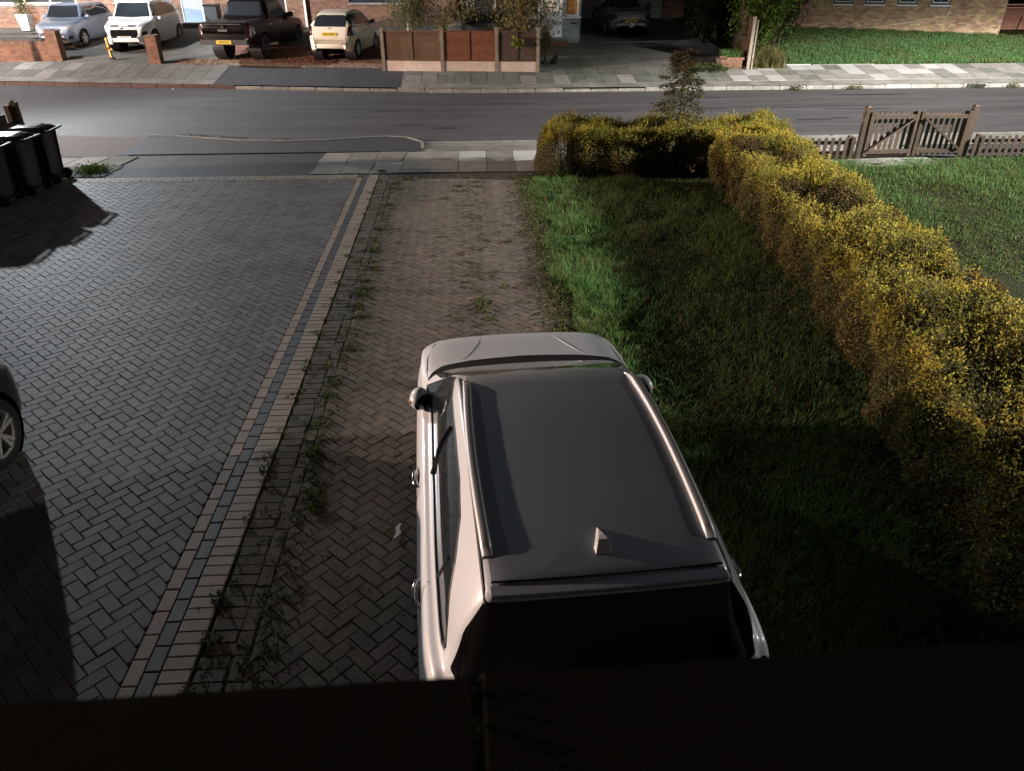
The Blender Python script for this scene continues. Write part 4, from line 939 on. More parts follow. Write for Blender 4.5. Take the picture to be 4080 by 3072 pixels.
x, y = -4.42, 29.75; r4, k4 = car('parked_car', 'small white city car parked tail out beside the timber fence', (x - 0.1, y + 1.17, hz(x, y + .6) + 0.0), R(-10), fc); r4.scale = (1.05, 1.05, 1.05)
finish(r4, k4, fc, 'white_warm_lit'); plate(r4, k4, -1, 0.0, 0.80, 'KX12 CWS', 'plate_y')
text('badge_lettering', '500', 0.075, 'letter', r4, (0, k4.end(0, 0.97, -1)[0].y - 0.004, 0.965), (R(80), 0, 0), 1.1)
seam(r4, k4, [(-0.60, 0.60), (0.60, 0.60)], 'tailgate_seam', 'y', -1, r=0.005); seam(r4, k4, [(-0.56, 0.62), (-0.58, 1.1)], 'tailgate_seam', 'y', -1); seam(r4, k4, [(0.56, 0.62), (0.58, 1.1)], 'tailgate_seam', 'y', -1)
MB().tube([(0, -1.0, 1.475), (0, -1.08, 1.60)], 0.007, 5).build('aerial', 'black_plastic', r4)
# 5 grey car standing along the street behind the fence
gc = hatch(3.9, 1.70, 1.42, 'mid_grey', 0.28)
x, y = 0.62, 30.6; r5, k5 = car('parked_car', 'grey hatchback mostly hidden behind the timber fence and its shrubs', (x, y, hz(x, y) + 0.0), R(88), gc)
finish(r5, k5, gc, 'mid_grey')
# 6 dark roadster with a folded-roof shape, rear to the street
sl = dict(L=4.08, W=1.78, paint='steel_grey', wr=0.31, tw=0.22, axf=1.22, axr=-1.18, ny=72, seg=3, cab=-0.2,
   top=[(-2.04, 0.52), (-2.01, 0.72), (-1.95, 0.86), (-1.85, 0.905), (-1.15, 0.955), (-1.02, 0.985), (-0.55, 1.235), (-0.2, 1.275), (0.1, 1.25), (0.62, 0.97), (0.72, 0.93), (1.6, 0.82), (1.9, 0.70), (2.0, 0.60), (2.04, 0.45)],
   belt=[(-2.04, 0.50), (-1.9, 0.80), (-1.0, 0.88), (0, 0.85), (0.7, 0.83), (1.6, 0.72), (1.9, 0.60), (2.04, 0.43)],
   hw=[(-2.04, 0.62), (-1.98, 0.74), (-1.8, 0.84), (-1.2, 0.89), (1.2, 0.89), (1.7, 0.82), (1.92, 0.68), (2.04, 0.5)], zb=[(-2.04, 0.36), (-1.8, 0.24), (0, 0.18), (1.9, 0.2), (2.04, 0.3)], rw=[(-2.04, 0.55), (0, 0.56), (0.7, 0.64), (2.04, 0.64)])
sl['cuts'] = both('side_window', 'x', [(0.55, 0.96), (0.12, 1.16), (-0.3, 1.18), (-0.55, 1.10), (-0.70, 0.95)], 'glass', lambda c: c.z > 0.85) + \
   [('windscreen', 'z', [(-0.66, 0.64), (0.66, 0.64), (0.54, 0.16), (-0.54, 0.16)], lambda c: c.z > 0.93, 'glass'), ('roof', 'z', [(-0.62, 0.10), (0.62, 0.10), (0.62, -0.5), (0.66, -1.1), (-0.66, -1.1), (-0.62, -0.5)], lambda c: c.z > 0.99, 'soft_top')] + \
   both('tail_light', 'y', [(0.52, 0.62), (0.88, 0.60), (0.88, 0.80), (0.62, 0.80)], 'red_lens', lambda c: c.y < -1.6) + [('rear_vent', 'y', [(-0.55, 0.30), (0.55, 0.30), (0.45, 0.40), (-0.45, 0.40)], lambda c: c.y < -1.6, 'black_plastic')] + both('headlight', 'y', [(0.4, 0.5), (0.75, 0.55), (0.75, 0.68), (0.45, 0.65)], 'lens', lambda c: c.y > 1.5)
x, y = 6.55, 32.4; r6, k6 = car('parked_car', 'dark grey roadster with black soft top parked tail out on the shaded driveway', (x, y + 2.0, hz(x, y + 1.0)), R(3), sl)
plate(r6, k6, -1, 0, 0.57, 'PN04 NZX', 'plate_y')
for sx in (-1, 1):
    mirror(r6, k6, 0.45, 0.86, sx, 'steel_grey', 1.0); handle(r6, k6, -0.45, 0.72, sx, 'steel_grey')
    MB().tube([(sx * 0.32, -1.98, 0.66), (sx * 0.36, -1.985, 0.58), (sx * 0.30, -2.02, 0.46)], 0.014, 6).build('exhaust_trim', 'chrome', r6)
    MB().tube([(sx * 0.14, -0.66, 1.02), (sx * 0.16, -0.60, 1.16), (sx * 0.22, -0.55, 1.2)], 0.012, 6).build('roll_hoop', 'chrome', r6)
MB().lathe([(0.055, 0), (0.075, 0), (0.075, -0.02), (0.055, -0.02)], (0, -2.09, 0.43), 20, 'Y', True).build('badge', 'chrome', r6)
# 7 dark car at the left edge of the picture
dk = hatch(4.3, 1.80, 1.45, 'dark_grey', 0.28, wr=0.325); dk['dbl'] = True; dk['ny'] = 110; dk['seg'] = 4
r7, k7 = car('parked_car', 'dark car with double spoke alloy wheels at the left edge of the grey driveway', (-5.02, 4.17, 0.0), R(0.5), dk)
finish(r7, k7, dk, 'dark_grey')
# ================================================================== BUILDINGS
def brickwork(mb, x0, x1, z0, z1, y, dy=0.008, L=0.215, Hb=0.065, j=0.010, holes=(), axis='x', soldier=False):
    """courses of single bricks standing proud of a mortar face at y (front looks to -Y), added to mb"""
    z = z0; row = 0
    while z < z1 - 0.02:
        x = x0 - (0.5 * (L + j) if row % 2 else 0); hb = min(Hb, z1 - z)
        while x < x1:
            a, b = max(x, x0), min(x + L, x1)
            if b - a > 0.02:
                for hx0, hx1, hz0, hz1 in holes:
                    if z + hb > hz0 and z < hz1 and b > hx0 and a < hx1:
                        if a < hx0: b = min(b, hx0)
                        elif b > hx1: a = max(a, hx1)
                        else: b = a
                if b - a > 0.02:
                    d = dy + random.uniform(-0.002, 0.002)
                    if axis == 'x': v = [(a, y - d, z), (b, y - d, z), (b, y - d, z + hb), (a, y - d, z + hb), (a, y, z), (b, y, z), (b, y, z + hb), (a, y, z + hb)]; fs = [(0, 1, 2, 3), (4, 5, 1, 0), (3, 2, 6, 7), (4, 0, 3, 7), (1, 5, 6, 2)]
                    else: v = [(y + d, a, z), (y + d, b, z), (y + d, b, z + hb), (y + d, a, z + hb), (y, a, z), (y, b, z), (y, b, z + hb), (y, a, z + hb)]; fs = [(0, 1, 2, 3), (4, 5, 1, 0), (3, 2, 6, 7), (4, 0, 3, 7), (1, 5, 6, 2)]
                    mb.add(v, fs)
            x += L + j
        z += Hb + j; row += 1
def wallblock(mb, x0, x1, y0, y1, z0, z1, holes=(), depth=0.12):
    """a wall whose front (y0) has openings sunk by depth"""
    xs = sorted({x0, x1, *[h[0] for h in holes], *[h[1] for h in holes]}); zs = sorted({z0, z1, *[h[2] for h in holes], *[h[3] for h in holes]})
    for i in range(len(xs) - 1):
        for k in range(len(zs) - 1):
            cx, cz = (xs[i] + xs[i + 1]) / 2, (zs[k] + zs[k + 1]) / 2
            ho = any(h[0] < cx < h[1] and h[2] < cz < h[3] for h in holes); ya = y0 + depth if ho else y0
            mb.add([(xs[i], ya, zs[k]), (xs[i + 1], ya, zs[k]), (xs[i + 1], ya, zs[k + 1]), (xs[i], ya, zs[k + 1])], [(0, 1, 2, 3)])
    for h in holes:
        a, b, c, d = h
        mb.add([(a, y0, c), (a, y0 + depth, c), (a, y0 + depth, d), (a, y0, d)], [(0, 1, 2, 3)]); mb.add([(b, y0, c), (b, y0 + depth, c), (b, y0 + depth, d), (b, y0, d)], [(3, 2, 1, 0)])
        mb.add([(a, y0, c), (b, y0, c), (b, y0 + depth, c), (a, y0 + depth, c)], [(0, 1, 2, 3)]); mb.add([(a, y0, d), (b, y0, d), (b, y0 + depth, d), (a, y0 + depth, d)], [(3, 2, 1, 0)])
    mb.add([(x0, y0, z0), (x0, y1, z0), (x0, y1, z1), (x0, y0, z1)], [(3, 2, 1, 0)]); mb.add([(x1, y0, z0), (x1, y1, z0), (x1, y1, z1), (x1, y0, z1)], [(0, 1, 2, 3)])
    mb.add([(x0, y1, z0), (x1, y1, z0), (x1, y1, z1), (x0, y1, z1)], [(3, 2, 1, 0)]); mb.add([(x0, y0, z1), (x1, y0, z1), (x1, y1, z1), (x0, y1, z1)], [(0, 1, 2, 3)])
def window(parent, x0, x1, z0, z1, y, frame='upvc', panes=2, sill='kerb', glassm='glass_house', fw=0.07, sillw=0.12):
    b = MB(); d = 0.06
    b.box(((x0 + x1) / 2, y, z0 + fw / 2), (x1 - x0, d, fw)); b.box(((x0 + x1) / 2, y, z1 - fw / 2), (x1 - x0, d, fw))
    for k in range(panes + 1):
        x = x0 + fw / 2 + (x1 - x0 - fw) * k / panes; b.box((x, y - 0.003, (z0 + z1) / 2), (fw, d, z1 - z0 - 2 * fw))
    w = b.build('window', frame, parent)
    MB().box(((x0 + x1) / 2, y + 0.012, (z0 + z1) / 2), (x1 - x0 - fw, 0.02, z1 - z0 - fw)).build('pane', glassm, w)
    if sill: MB().box(((x0 + x1) / 2, y - 0.05, z0 - 0.04), (x1 - x0 + sillw, 0.20, 0.07)).build('sill', sill, w)
    return w
def roof(parent, x0, x1, y0, y1, z, rise=2.2):
    ym = (y0 + y1) / 2; o = 0.3
    b = MB(); b.add([(x0 - o, y0 - o, z), (x1 + o, y0 - o, z), (x1 + o, ym, z + rise), (x0 - o, ym, z + rise), (x0 - o, y1 + o, z), (x1 + o, y1 + o, z)], [(0, 1, 2, 3), (3, 2, 5, 4), (0, 3, 4), (1, 5, 2), (0, 4, 5, 1)])
    b.build('roof', 'roof_tile', parent)
def panel_door(parent, x, w, z0, h, y, m, letter=True, panes=0, frame='upvc'):
    b = MB(); b.box((x, y + 0.02, z0 + h / 2), (w, 0.05, h))
    d = b.build('door', m, parent)
    for px in (-0.22, 0.22):
        MB().prism([(x + px * w - 0.13 * w, y - 0.012), (x + px * w + 0.13 * w, y - 0.012), (x + px * w + 0.13 * w, y - 0.004), (x + px * w - 0.13 * w, y - 0.004)], z0 + 0.16 * h, z0 + 0.44 * h).build('door_panel', m, d)
        MB().prism([(x + px * w - 0.13 * w, y - 0.012), (x + px * w + 0.13 * w, y - 0.012), (x + px * w + 0.13 * w, y - 0.004), (x + px * w - 0.13 * w, y - 0.004)], z0 + 0.58 * h, z0 + 0.92 * h).build('door_panel' if not panes else 'door_pane', m if not panes else 'glass_house', d)
    if letter: MB().box((x, y - 0.012, z0 + 0.52 * h), (0.26, 0.02, 0.05)).build('letterbox', 'chrome', d)
    MB().bar((x + 0.40 * w, y - 0.03, z0 + 0.47 * h), (x + 0.40 * w, y - 0.03, z0 + 0.54 * h), 0.03).build('door_handle', 'chrome', d)
    b = MB(); fw = 0.07
    for sx in (-1, 1): b.box((x + sx * (w / 2 + fw / 2), y, z0 + h / 2), (fw, 0.09, h))
    b.box((x, y, z0 + h + fw / 2), (w + 2 * fw, 0.09, fw)); b.box((x, y - 0.06, z0 - 0.03), (w + 2 * fw, 0.16, 0.05)); b.build('door_frame', frame, d)
    return d
# ---- far left house: pale render strip with a white edge, brick wall, cream framed window
gz = 1.02
H1 = thing('terraced_house', 'brown brick house behind the silver blue and white cars with cream framed windows', 'house', (0, 0, 0))
holes = [(-20.35, -17.0, gz + 0.93, gz + 2.3), (-15.4, -13.0, gz + 1.0, gz + 2.3), (-12.55, -11.6, gz + 0.2, gz + 2.25)]
b = MB(); wallblock(b, -22.6, -9.3, 37.3, 45, gz - 0.5, gz + 5.2, holes); b.build('wall', 'mortar', H1)
b = MB(); brickwork(b, -22.6, -9.3, gz - 0.02, gz + 2.6, 37.3, holes=[(h[0], h[1], h[2] - 0.08, h[3]) for h in holes]); b.build('brickwork', 'brick_brown', H1, kind='stuff')
window(H1, -20.35, -17.0, gz + 0.93, gz + 2.3, 37.36, 'upvc_cream', 3); window(H1, -15.4, -13.0, gz + 1.0, gz + 2.3, 37.36, 'upvc_cream', 2)
panel_door(H1, -12.08, 0.84, gz + 0.22, 1.98, 37.36, 'door_blue')
MB().box((-12.08, 36.9, gz + 0.06), (1.4, 0.75, 0.30)).build('door_step', 'concrete', H1)
roof(H1, -22.6, -9.3, 37.3, 45, gz + 5.2)
H0 = thing('rendered_house', 'pale rendered house wall with a cream corner strip at the far left', 'house', (0, 0, 0))
b = MB(); b.box((-25.2, 41.1, gz + 2.4), (5.0, 8, 5.8)); b.build('wall', 'render_white', H0); MB().box((-22.66, 37.2, gz + 2.4), (0.10, 0.4, 5.6)).build('corner_strip', 'upvc_cream', H0)
# ---- middle house
H2 = thing('terraced_house', 'dark fronted brick house behind the pickup and the small white car', 'house', (0, 0, 0))
holes = [(-8.75, -7.7, gz + 0.12, gz + 2.3), (-5.0, -2.2, gz + 1.0, gz + 2.2)]
b = MB(); wallblock(b, -9.3, -0.2, 36.2, 45, gz - 0.5, gz + 5.2, holes); b.build('wall', 'mortar', H2)
b = MB(); brickwork(b, -9.3, -0.2, gz - 0.02, gz + 2.5, 36.2, holes=holes); b.build('brickwork', 'brick_brown', H2, kind='stuff')
panel_door(H2, -8.22, 0.92, gz + 0.14, 2.05, 36.26, 'dark_door', panes=2)
window(H2, -5.0, -2.2, gz + 1.0, gz + 2.2, 36.26, 'navy', 3)
MB().box((-7.9, 35.6, gz + 0.02), (1.7, 0.8, 0.20)).build('door_step', 'concrete', H2)
b = MB(); b.bar((-6.9, 36.12, gz), (-6.9, 36.12, gz + 5), 0.09); b.bar((-9.22, 36.1, gz), (-9.22, 36.1, gz + 5), 0.08); b.build('downpipe', 'upvc', H2)
roof(H2, -9.3, -0.2, 36.2, 45, gz + 5.2)
# ---- house with the sage porch
pz = 0.82
H3 = thing('porch_house', 'sage green porch house with white door and amber lit window', 'house', (0, 0, 0))
holes = [(0.3, 2.92, pz + 0.92, pz + 2.2), (2.98, 3.80, pz + 0.20, pz + 2.25), (3.92, 4.44, pz + 0.94, pz + 2.2)]
b = MB(); wallblock(b, 0.1, 4.52, 31.85, 34.2, pz - 0.5, pz + 2.6, holes); b.build('wall', 'render_sage', H3)
for i in range(6): MB().box((4.18, 31.845, pz + 0.10 + i * 0.15), (0.66, 0.018, 0.145)).build('cladding_board', 'render_sage', H3)
for i in range(6): MB().box((1.55, 31.845, pz + 0.10 + i * 0.15), (2.7, 0.018, 0.145)).build('cladding_board', 'render_sage', H3)
window(H3, 0.3, 2.92, pz + 0.92, pz + 2.2, 31.9, 'upvc', 3, 'upvc'); panel_door(H3, 3.39, 0.72, pz + 0.22, 1.98, 31.9, 'upvc')
w_ = window(H3, 3.90, 4.46, pz + 0.94, pz + 2.2, 31.9, 'upvc', 1, 'upvc', 'lit_curtain', 0.06, 0.14)
MB().box((4.26, 31.82, pz + 0.70), (0.36, 0.03, 0.17)).build('letterbox_plate', 'render_sage', H3); MB().box((4.26, 31.80, pz + 0.70), (0.24, 0.02, 0.055)).build('letterbox_slot', 'black_iron', H3)
st = MB(); st.box((3.45, 31.50, pz + 0.0), (1.15, 0.62, 0.16)); stp = st.build('door_step', 'mortar', H3)
b = MB(); brickwork(b, 2.9, 4.0, pz - 0.07, pz + 0.075, 31.19); b.build('step_bricks', 'brick_red', stp, kind='stuff')
b = MB(); wallblock(b, -0.15, 4.9, 34.2, 44, pz - 0.3, pz + 5.4, []); b.build('upper_wall', 'render_white', H3); roof(H3, -0.15, 4.9, 34.2, 44, pz + 5.4)
b = MB(); b.add([(-0.05, 31.6, pz + 2.6), (4.7, 31.6, pz + 2.6), (4.7, 34.2, pz + 3.3), (-0.05, 34.2, pz + 3.3), (-0.05, 34.2, pz + 2.58), (4.7, 34.2, pz + 2.58)], [(0, 1, 2, 3), (0, 3, 4), (1, 5, 2), (0, 4, 5, 1)]); b.build('porch_roof', 'roof_tile', H3)
# ---- garage beyond the roadster
H4 = thing('garage', 'brick garage with a grey up and over door behind the dark roadster', 'garage', (0, 0, 0))
b = MB(); wallblock(b, 4.95, 10.6, 39.2, 45, 0.8, 4.0, [(8.1, 9.55, 1.15, 3.2), (5.6, 7.6, 1.15, 3.2)], 0.1); b.build('wall', 'mortar', H4)
b = MB(); brickwork(b, 4.95, 10.6, 1.1, 3.4, 39.2, holes=[(8.1, 9.55, 1.15, 3.2), (5.6, 7.6, 1.15, 3.2)]); b.build('brickwork', 'brick_brown', H4, kind='stuff')
d = MB().box((8.82, 39.28, 2.18), (1.45, 0.05, 2.05)).build('garage_door', 'garage_grey', H4); MB().box((8.82, 39.23, 1.75), (0.16, 0.03, 0.04)).build('door_handle', 'chrome', d)
d = MB().box((6.6, 39.28, 2.18), (2.0, 0.05, 2.05)).build('garage_door', 'render_white', H4); b = MB(); b.box((7.99, 39.15, 2.2), (0.12, 0.14, 2.1)); b.build('door_frame', 'upvc', H4)
roof(H4, 4.95, 10.6, 39.2, 45, 4.0, 1.2)
# ---- the long buff brick building on the right, turned slightly
H5 = thing('brick_building', 'long buff brick building with four navy framed windows above the verge lawn', 'building', (13.4, 34.95, 0.99), math.atan2(32.72 - 34.95, 22.3 - 13.4))
Lw = math.hypot(22.3 - 13.4, 34.95 - 32.72)
wx = [(2.38, 3.18), (3.64, 4.44), (4.92, 5.72), (6.22, 7.02)]
holes = [(a, c, 1.02, 2.3) for a, c in wx]
b = MB(); wallblock(b, 0, Lw, 0, 8, -0.6, 4.6, holes, 0.1); b.build('wall', 'mortar', H5)
b = MB(); brickwork(b, 0, Lw, -0.35, 2.4, 0.0, 0.012, holes=[(h[0], h[1], h[2] - 0.06, h[3]) for h in holes]); b.build('brickwork', 'brick_buff', H5, kind='stuff')
b = MB(); brickwork(b, 0, 8, -0.35, 2.4, Lw, 0.012, axis='y'); b.build('end_brickwork', 'brick_buff', H5, kind='stuff')
for a, c in wx:
    w_ = window(H5, a, c, 1.02, 2.3, 0.03, 'navy', 2, None, 'glass_house', 0.075)
    MB().box(((a + c) / 2, -0.035, 0.995), (c - a + 0.02, 0.11, 0.045)).build('sill', 'upvc', w_)
    b = MB(); b.box(((a + c) / 2, 0.004, 1.115), (c - a - 0.16, 0.02, 0.03)); b.box((a + 0.10, 0.004, 1.6), (0.03, 0.02, 0.94)); b.box((c - 0.10, 0.004, 1.6), (0.03, 0.02, 0.94)); b.build('sash', 'galvanised', w_)
MB().tube([(3.25, -0.05, -0.03), (6.75, -0.05, 0.56), (6.95, -0.05, 0.60), (7.08, -0.05, 1.05)], 0.022, 8).build('waste_pipe', 'pipe', H5)
MB().bar((0.85, -0.05, -0.1), (0.85, -0.05, 4.4), 0.07).build('downpipe', 'black_iron', H5)
MB().box((1.15, -0.02, 1.4), (0.28, 0.10, 3.4)).build('brick_pier', 'brick_buff', H5)
cb = MB(); P = [(Lw - 1.55, -0.02, 2.3), (Lw - 1.5, -0.02, 1.62), (Lw - 1.38, -0.02, 1.5), (Lw - 1.16, -0.02, 1.55), (Lw - 1.12, -0.02, 2.3)]; cb.tube(P, 0.014, 6)
cb.tube([(Lw - 0.95, -0.02, 2.3), (Lw - 0.88, -0.02, 1.5), (Lw - 0.72, -0.02, 1.36), (Lw - 0.5, -0.02, 1.6), (Lw - 0.25, -0.02, 1.85)], 0.014, 6); cb.build('hanging_cable', 'bark', H5)
roof(H5, 0, Lw, 0, 8, 4.6)
# red railings and porch beyond its right end
rl = thing('balcony_railing', 'pinkish metal railing on a brick base past the right end of the buff building', 'railing', (22.75, 34.0, 1.0))
b = MB(); b.box((1.6, 0.2, 0.35), (3.2, 0.22, 0.9)); b.build('base_wall', 'brick_red', rl)
mat['pink_rail'] = M('pink_rail', (0.50, 0.26, 0.20), 0.5)
for z in (0.86, 0.98, 1.28, 1.38): MB().bar((-0.1, 0.0, z), (3.2, 0.0, z), 0.05).build('rail', 'pink_rail', rl)
for x in (0.28, 1.6, 2.9): MB().bar((x, -0.04, 0.55), (x + 0.1, -0.04, 1.5), 0.06).build('post', 'pink_rail', rl)
MB().bar((23.85, 32.6, 0.9), (23.95, 32.6, 1.9), 0.05).build('marker_post', 'yellow_metal', None, label='yellow post at the right edge beyond the buff building', cat='post')
# ================================================================== FAR GARDENS
# ---- brick front wall with its pillars and rails
fw = thing('garden_wall', 'low red brick wall with metal rails and an end pillar before the silver blue car', 'wall', (0, 0, 0))
def ground_y(x, s): return Yf(x) + s
def pillar(parent, x, y, z, w, h, name='pillar'):
    o = MB().box((x, y, z + h / 2), (w - 0.02, w - 0.02, h)).build(name, 'mortar', parent)
    b = MB(); brickwork(b, x - w / 2, x + w / 2, z - 0.05, z + h - 0.01, y - w / 2 + 0.01); brickwork(b, y - w / 2, y + w / 2, z - 0.05, z + h - 0.01, x + w / 2 - 0.01, axis='y'); b.build('brickwork', 'brick_red', o, kind='stuff')
    MB().box((x, y, z + h + 0.015), (w + 0.02, w + 0.02, 0.05)).build('cap', 'brick_brown', o)
    return o
y0 = 30.85; zb = 0.44
pillar(fw, -15.25, y0, zb, 0.42, 0.95)
b = MB(); b.box((-18.45, y0 + 0.02, zb + 0.27), (5.98, 0.20, 0.75)); b.build('wall_core', 'mortar', fw)
b = MB(); brickwork(b, -21.4, -15.47, zb - 0.05, zb + 0.53, y0 - 0.085); b.build('brickwork', 'brick_red', fw, kind='stuff')
x = -21.4; b = MB()
while x < -15.5: b.box((x + 0.0325, y0 + 0.015, zb + 0.595), (0.062, 0.225, 0.105)); x += 0.075
b.build('coping_bricks', 'brick_brown', fw, kind='stuff')
for z in (0.72, 0.88): MB().bar((-21.4, y0 + 0.02, zb + z), (-15.46, y0 + 0.02, zb + z), 0.035, 0.045).build('rail', 'black_iron', fw)
for x in (-19.6, -17.5): MB().bar((x, y0 + 0.03, zb + 0.6), (x, y0 + 0.03, zb + 0.93), 0.04).build('rail_post', 'black_iron', fw)
fp = thing('brick_pillar', 'free standing red brick pillar in front of the white crossover across the road', 'pillar', (0, 0, 0))
pillar(fp, -11.36, 29.98, 0.44, 0.40, 0.86)
yp = thing('locking_post', 'yellow security post standing in the mouth of the left driveway', 'post', (-13.2, 30.6, 0.46), 0)
MB().bar((0, 0, 0.03), (-0.05, 0.02, 0.74), 0.075).build('post', 'yellow_metal', yp); MB().box((0.02, 0, 0.04), (0.14, 0.12, 0.08)).build('foot', 'black_iron', yp)
MB().bar((-0.05, -0.05, 0.36), (-0.14, -0.09, 0.42), 0.05).build('lock', 'yellow_metal', yp); MB().bar((-0.02, 0, 0.30), (0.10, -0.04, 0.38), 0.04).build('hasp', 'yellow_metal', yp)
ur = thing('tall_planter', 'tall white square planter with a clipped green bush by the far left house', 'planter', (-18.9, 36.3, 1.0))
b = MB(); b.add([(-.16, -.16, 0), (.16, -.16, 0), (.16, .16, 0), (-.16, .16, 0), (-.24, -.24, .62), (.24, -.24, .62), (.24, .24, .62), (-.24, .24, .62)], [(0, 1, 5, 4), (1, 2, 6, 5), (2, 3, 7, 6), (3, 0, 4, 7), (4, 5, 6, 7)]); b.build('pot', 'upvc', ur)
P = RNG.normal(size=(900, 3)) * np.array([.14, .14, .42]) + np.array([0, 0, 1.15]); v, t = leaves(P, 0.08); obj('foliage', tri_mesh('foliage', v, t, 'weed'), ur)
bx = thing('storage_bin', 'dark wheeled bin standing beside the pale blue door', 'bin', (-10.9, 36.2, 0.98)); MB().prism([(-.26, -.3), (.26, -.3), (.28, .3), (-.28, .3)], 0, 0.95).build('bin_body', 'bin', bx); MB().box((0, 0, 0.98), (0.6, 0.66, 0.06)).build('lid', 'bin_lid', bx)
# ---- timber panel fence with concrete posts and gravel boards
fe = thing('panel_fence', 'three panel timber fence with concrete posts across the road', 'fence', (0, 0, 0))
PX = [(-2.88, 28.05), (-0.82, 27.74), (1.06, 27.60), (2.48, 27.52)]
for i, (x, y) in enumerate(PX):
    z = hz(x, y); hgt = 1.36 if i == 0 else 1.40
    MB().box((x, y, z + hgt / 2 - 0.05), (0.115, 0.12, hgt + 0.1)).build('post', 'post_conc', fe)
pm = ['fence_brown', 'fence_red', 'fence_dark']
for i in range(3):
    (xa, ya), (xb, yb) = PX[i], PX[i + 1]; a = Vector((xa + 0.06, ya, 0)); c = Vector((xb - 0.06, yb, 0)); u = (c - a).normalized(); nrm = Vector((u.y, -u.x, 0)); zz = (hz(xa, ya) + hz(xb, yb)) / 2; m = pm[i]; W2 = (c - a).length
    ang = math.atan2(u.y, u.x); mid = (a + c) / 2
    MB().box((mid.x, mid.y, zz + 0.155), (W2, 0.05, 0.37), ang).build('gravel_board', 'gravel_board', fe)
    nb = 9
    for k in range(nb):
        z = zz + 0.39 + k * 0.100; tilt = 0.10
        mtx = Matrix.Rotation(ang, 3, 'Z') @ Matrix.Rotation(-tilt, 3, 'X')
        b = MB(); 
        n = 8                                    # waney lower edge
        for q in range(n + 1):
            px = -W2 / 2 + 0.03 + (W2 - 0.06) * q / n; wv = random.uniform(-0.008, 0.008) if i == 0 else 0.0
            for zz_, yy_ in ((-0.058 + wv, -0.006), (0.058, -0.004), (0.058, 0.006), (-0.058 + wv, 0.010)):
                p = mtx @ Vector((px, yy_, zz_)); b.v.append((mid.x + p.x, mid.y + p.y, z + p.z))
        for q in range(n):
            for j in range(4): aa = q * 4 + j; bb = q * 4 + (j + 1) % 4; b.f.append((aa, bb, bb + 4, aa + 4))
        b.build('board', m, fe)
    for t in (0.012, 0.5, 0.988):
        p = a + (c - a) * t + nrm * 0.024; MB().box((p.x, p.y, zz + 0.80), (0.04, 0.022, 0.94), ang).build('batten', m, fe)
    for z in (zz + 0.355, zz + 1.275): MB().box((mid.x + nrm.x * 0.012, mid.y + nrm.y * 0.012, z), (W2, 0.07, 0.04), ang).build('frame_rail', m, fe)
# ---- side fence on the right of the shared driveway, with the planter at its foot
sf = thing('side_fence', 'tall dark boarded fence with pale end post dividing shared driveway from verge lawn', 'fence', (0, 0, 0))
A = Vector((9.98, 27.62, 0)); B = Vector((11.3, 34.6, 0)); nsec = 4
for i in range(nsec + 1):
    p = A + (B - A) * i / nsec; z = hz(p.x, p.y)
    MB().box((p.x, p.y, z + 0.82), (0.10, 0.10, 1.75), math.atan2(-(B - A).x, (B - A).y)).build('post', 'post_conc', sf)
MB().box((A.x + 0.14, A.y + 0.05, hz(A.x, A.y) + 0.78), (0.05, 0.06, 1.62), 0).build('end_strip', 'post_conc', sf)
for i in range(58):
    p = A + (B - A) * (i + 0.5) / 58 - Vector((0.05, 0, 0)); z = hz(p.x, p.y)
    MB().box((p.x, p.y, z + 0.84), (0.018, 0.128, 1.55 + random.uniform(-.01, .01)), math.atan2(-(B - A).x, (B - A).y)).build('board', 'fence_dark', sf)
pl = thing('brick_planter', 'small raised red brick planter at the foot of the dark side fence', 'planter', (0, 0, 0))
zp = 0.33
b = MB(); brickwork(b, 9.02, 9.78, zp, zp + 0.33, 27.70); b.build('brickwork', 'brick_red', pl, kind='stuff')
b = MB(); b.box((9.40, 28.0, zp + 0.12), (0.76, 0.58, 0.40)); b.build('core', 'mortar', pl); MB().box((9.06, 27.72, zp + 0.40), (0.22, 0.14, 0.07)).build('loose_brick', 'brick_red', pl)
for i in range(4): MB().box((9.28 + i * 0.16, 27.74, zp + 0.345), (0.15, 0.12, 0.065)).build('coping_brick', 'brick_red', pl)
P = np.stack([RNG.uniform(9.1, 9.75, 500), RNG.uniform(27.8, 28.25, 500), np.full(500, zp + 0.32)], 1); v, t = blades(P, 0.30, 0.02, 0.6); obj('plant', tri_mesh('plant', v, t, 'grass_bright'), pl)
b = thing('kerb_edge', 'white painted kerb edging where the verge lawn meets the pavement by the side fence', 'edging', (0, 0, 0))
MB().prism([(10.95, Yf(10.95) + 2.40), (12.5, Yf(12.5) + 2.40), (12.5, Yf(12.5) + 2.50), (10.95, Yf(10.95) + 2.50)], 0.3, 0.42, 0.02, 0.02).build('edging_stone', 'slab_pale', b)
MB().prism([(12.55, Yf(12.5) + 2.40), (14.9, Yf(14.9) + 2.40), (14.9, Yf(14.9) + 2.48), (12.55, Yf(12.5) + 2.48)], 0.3, 0.41, 0.02, 0.02).build('edging_stone', 'slab', b)
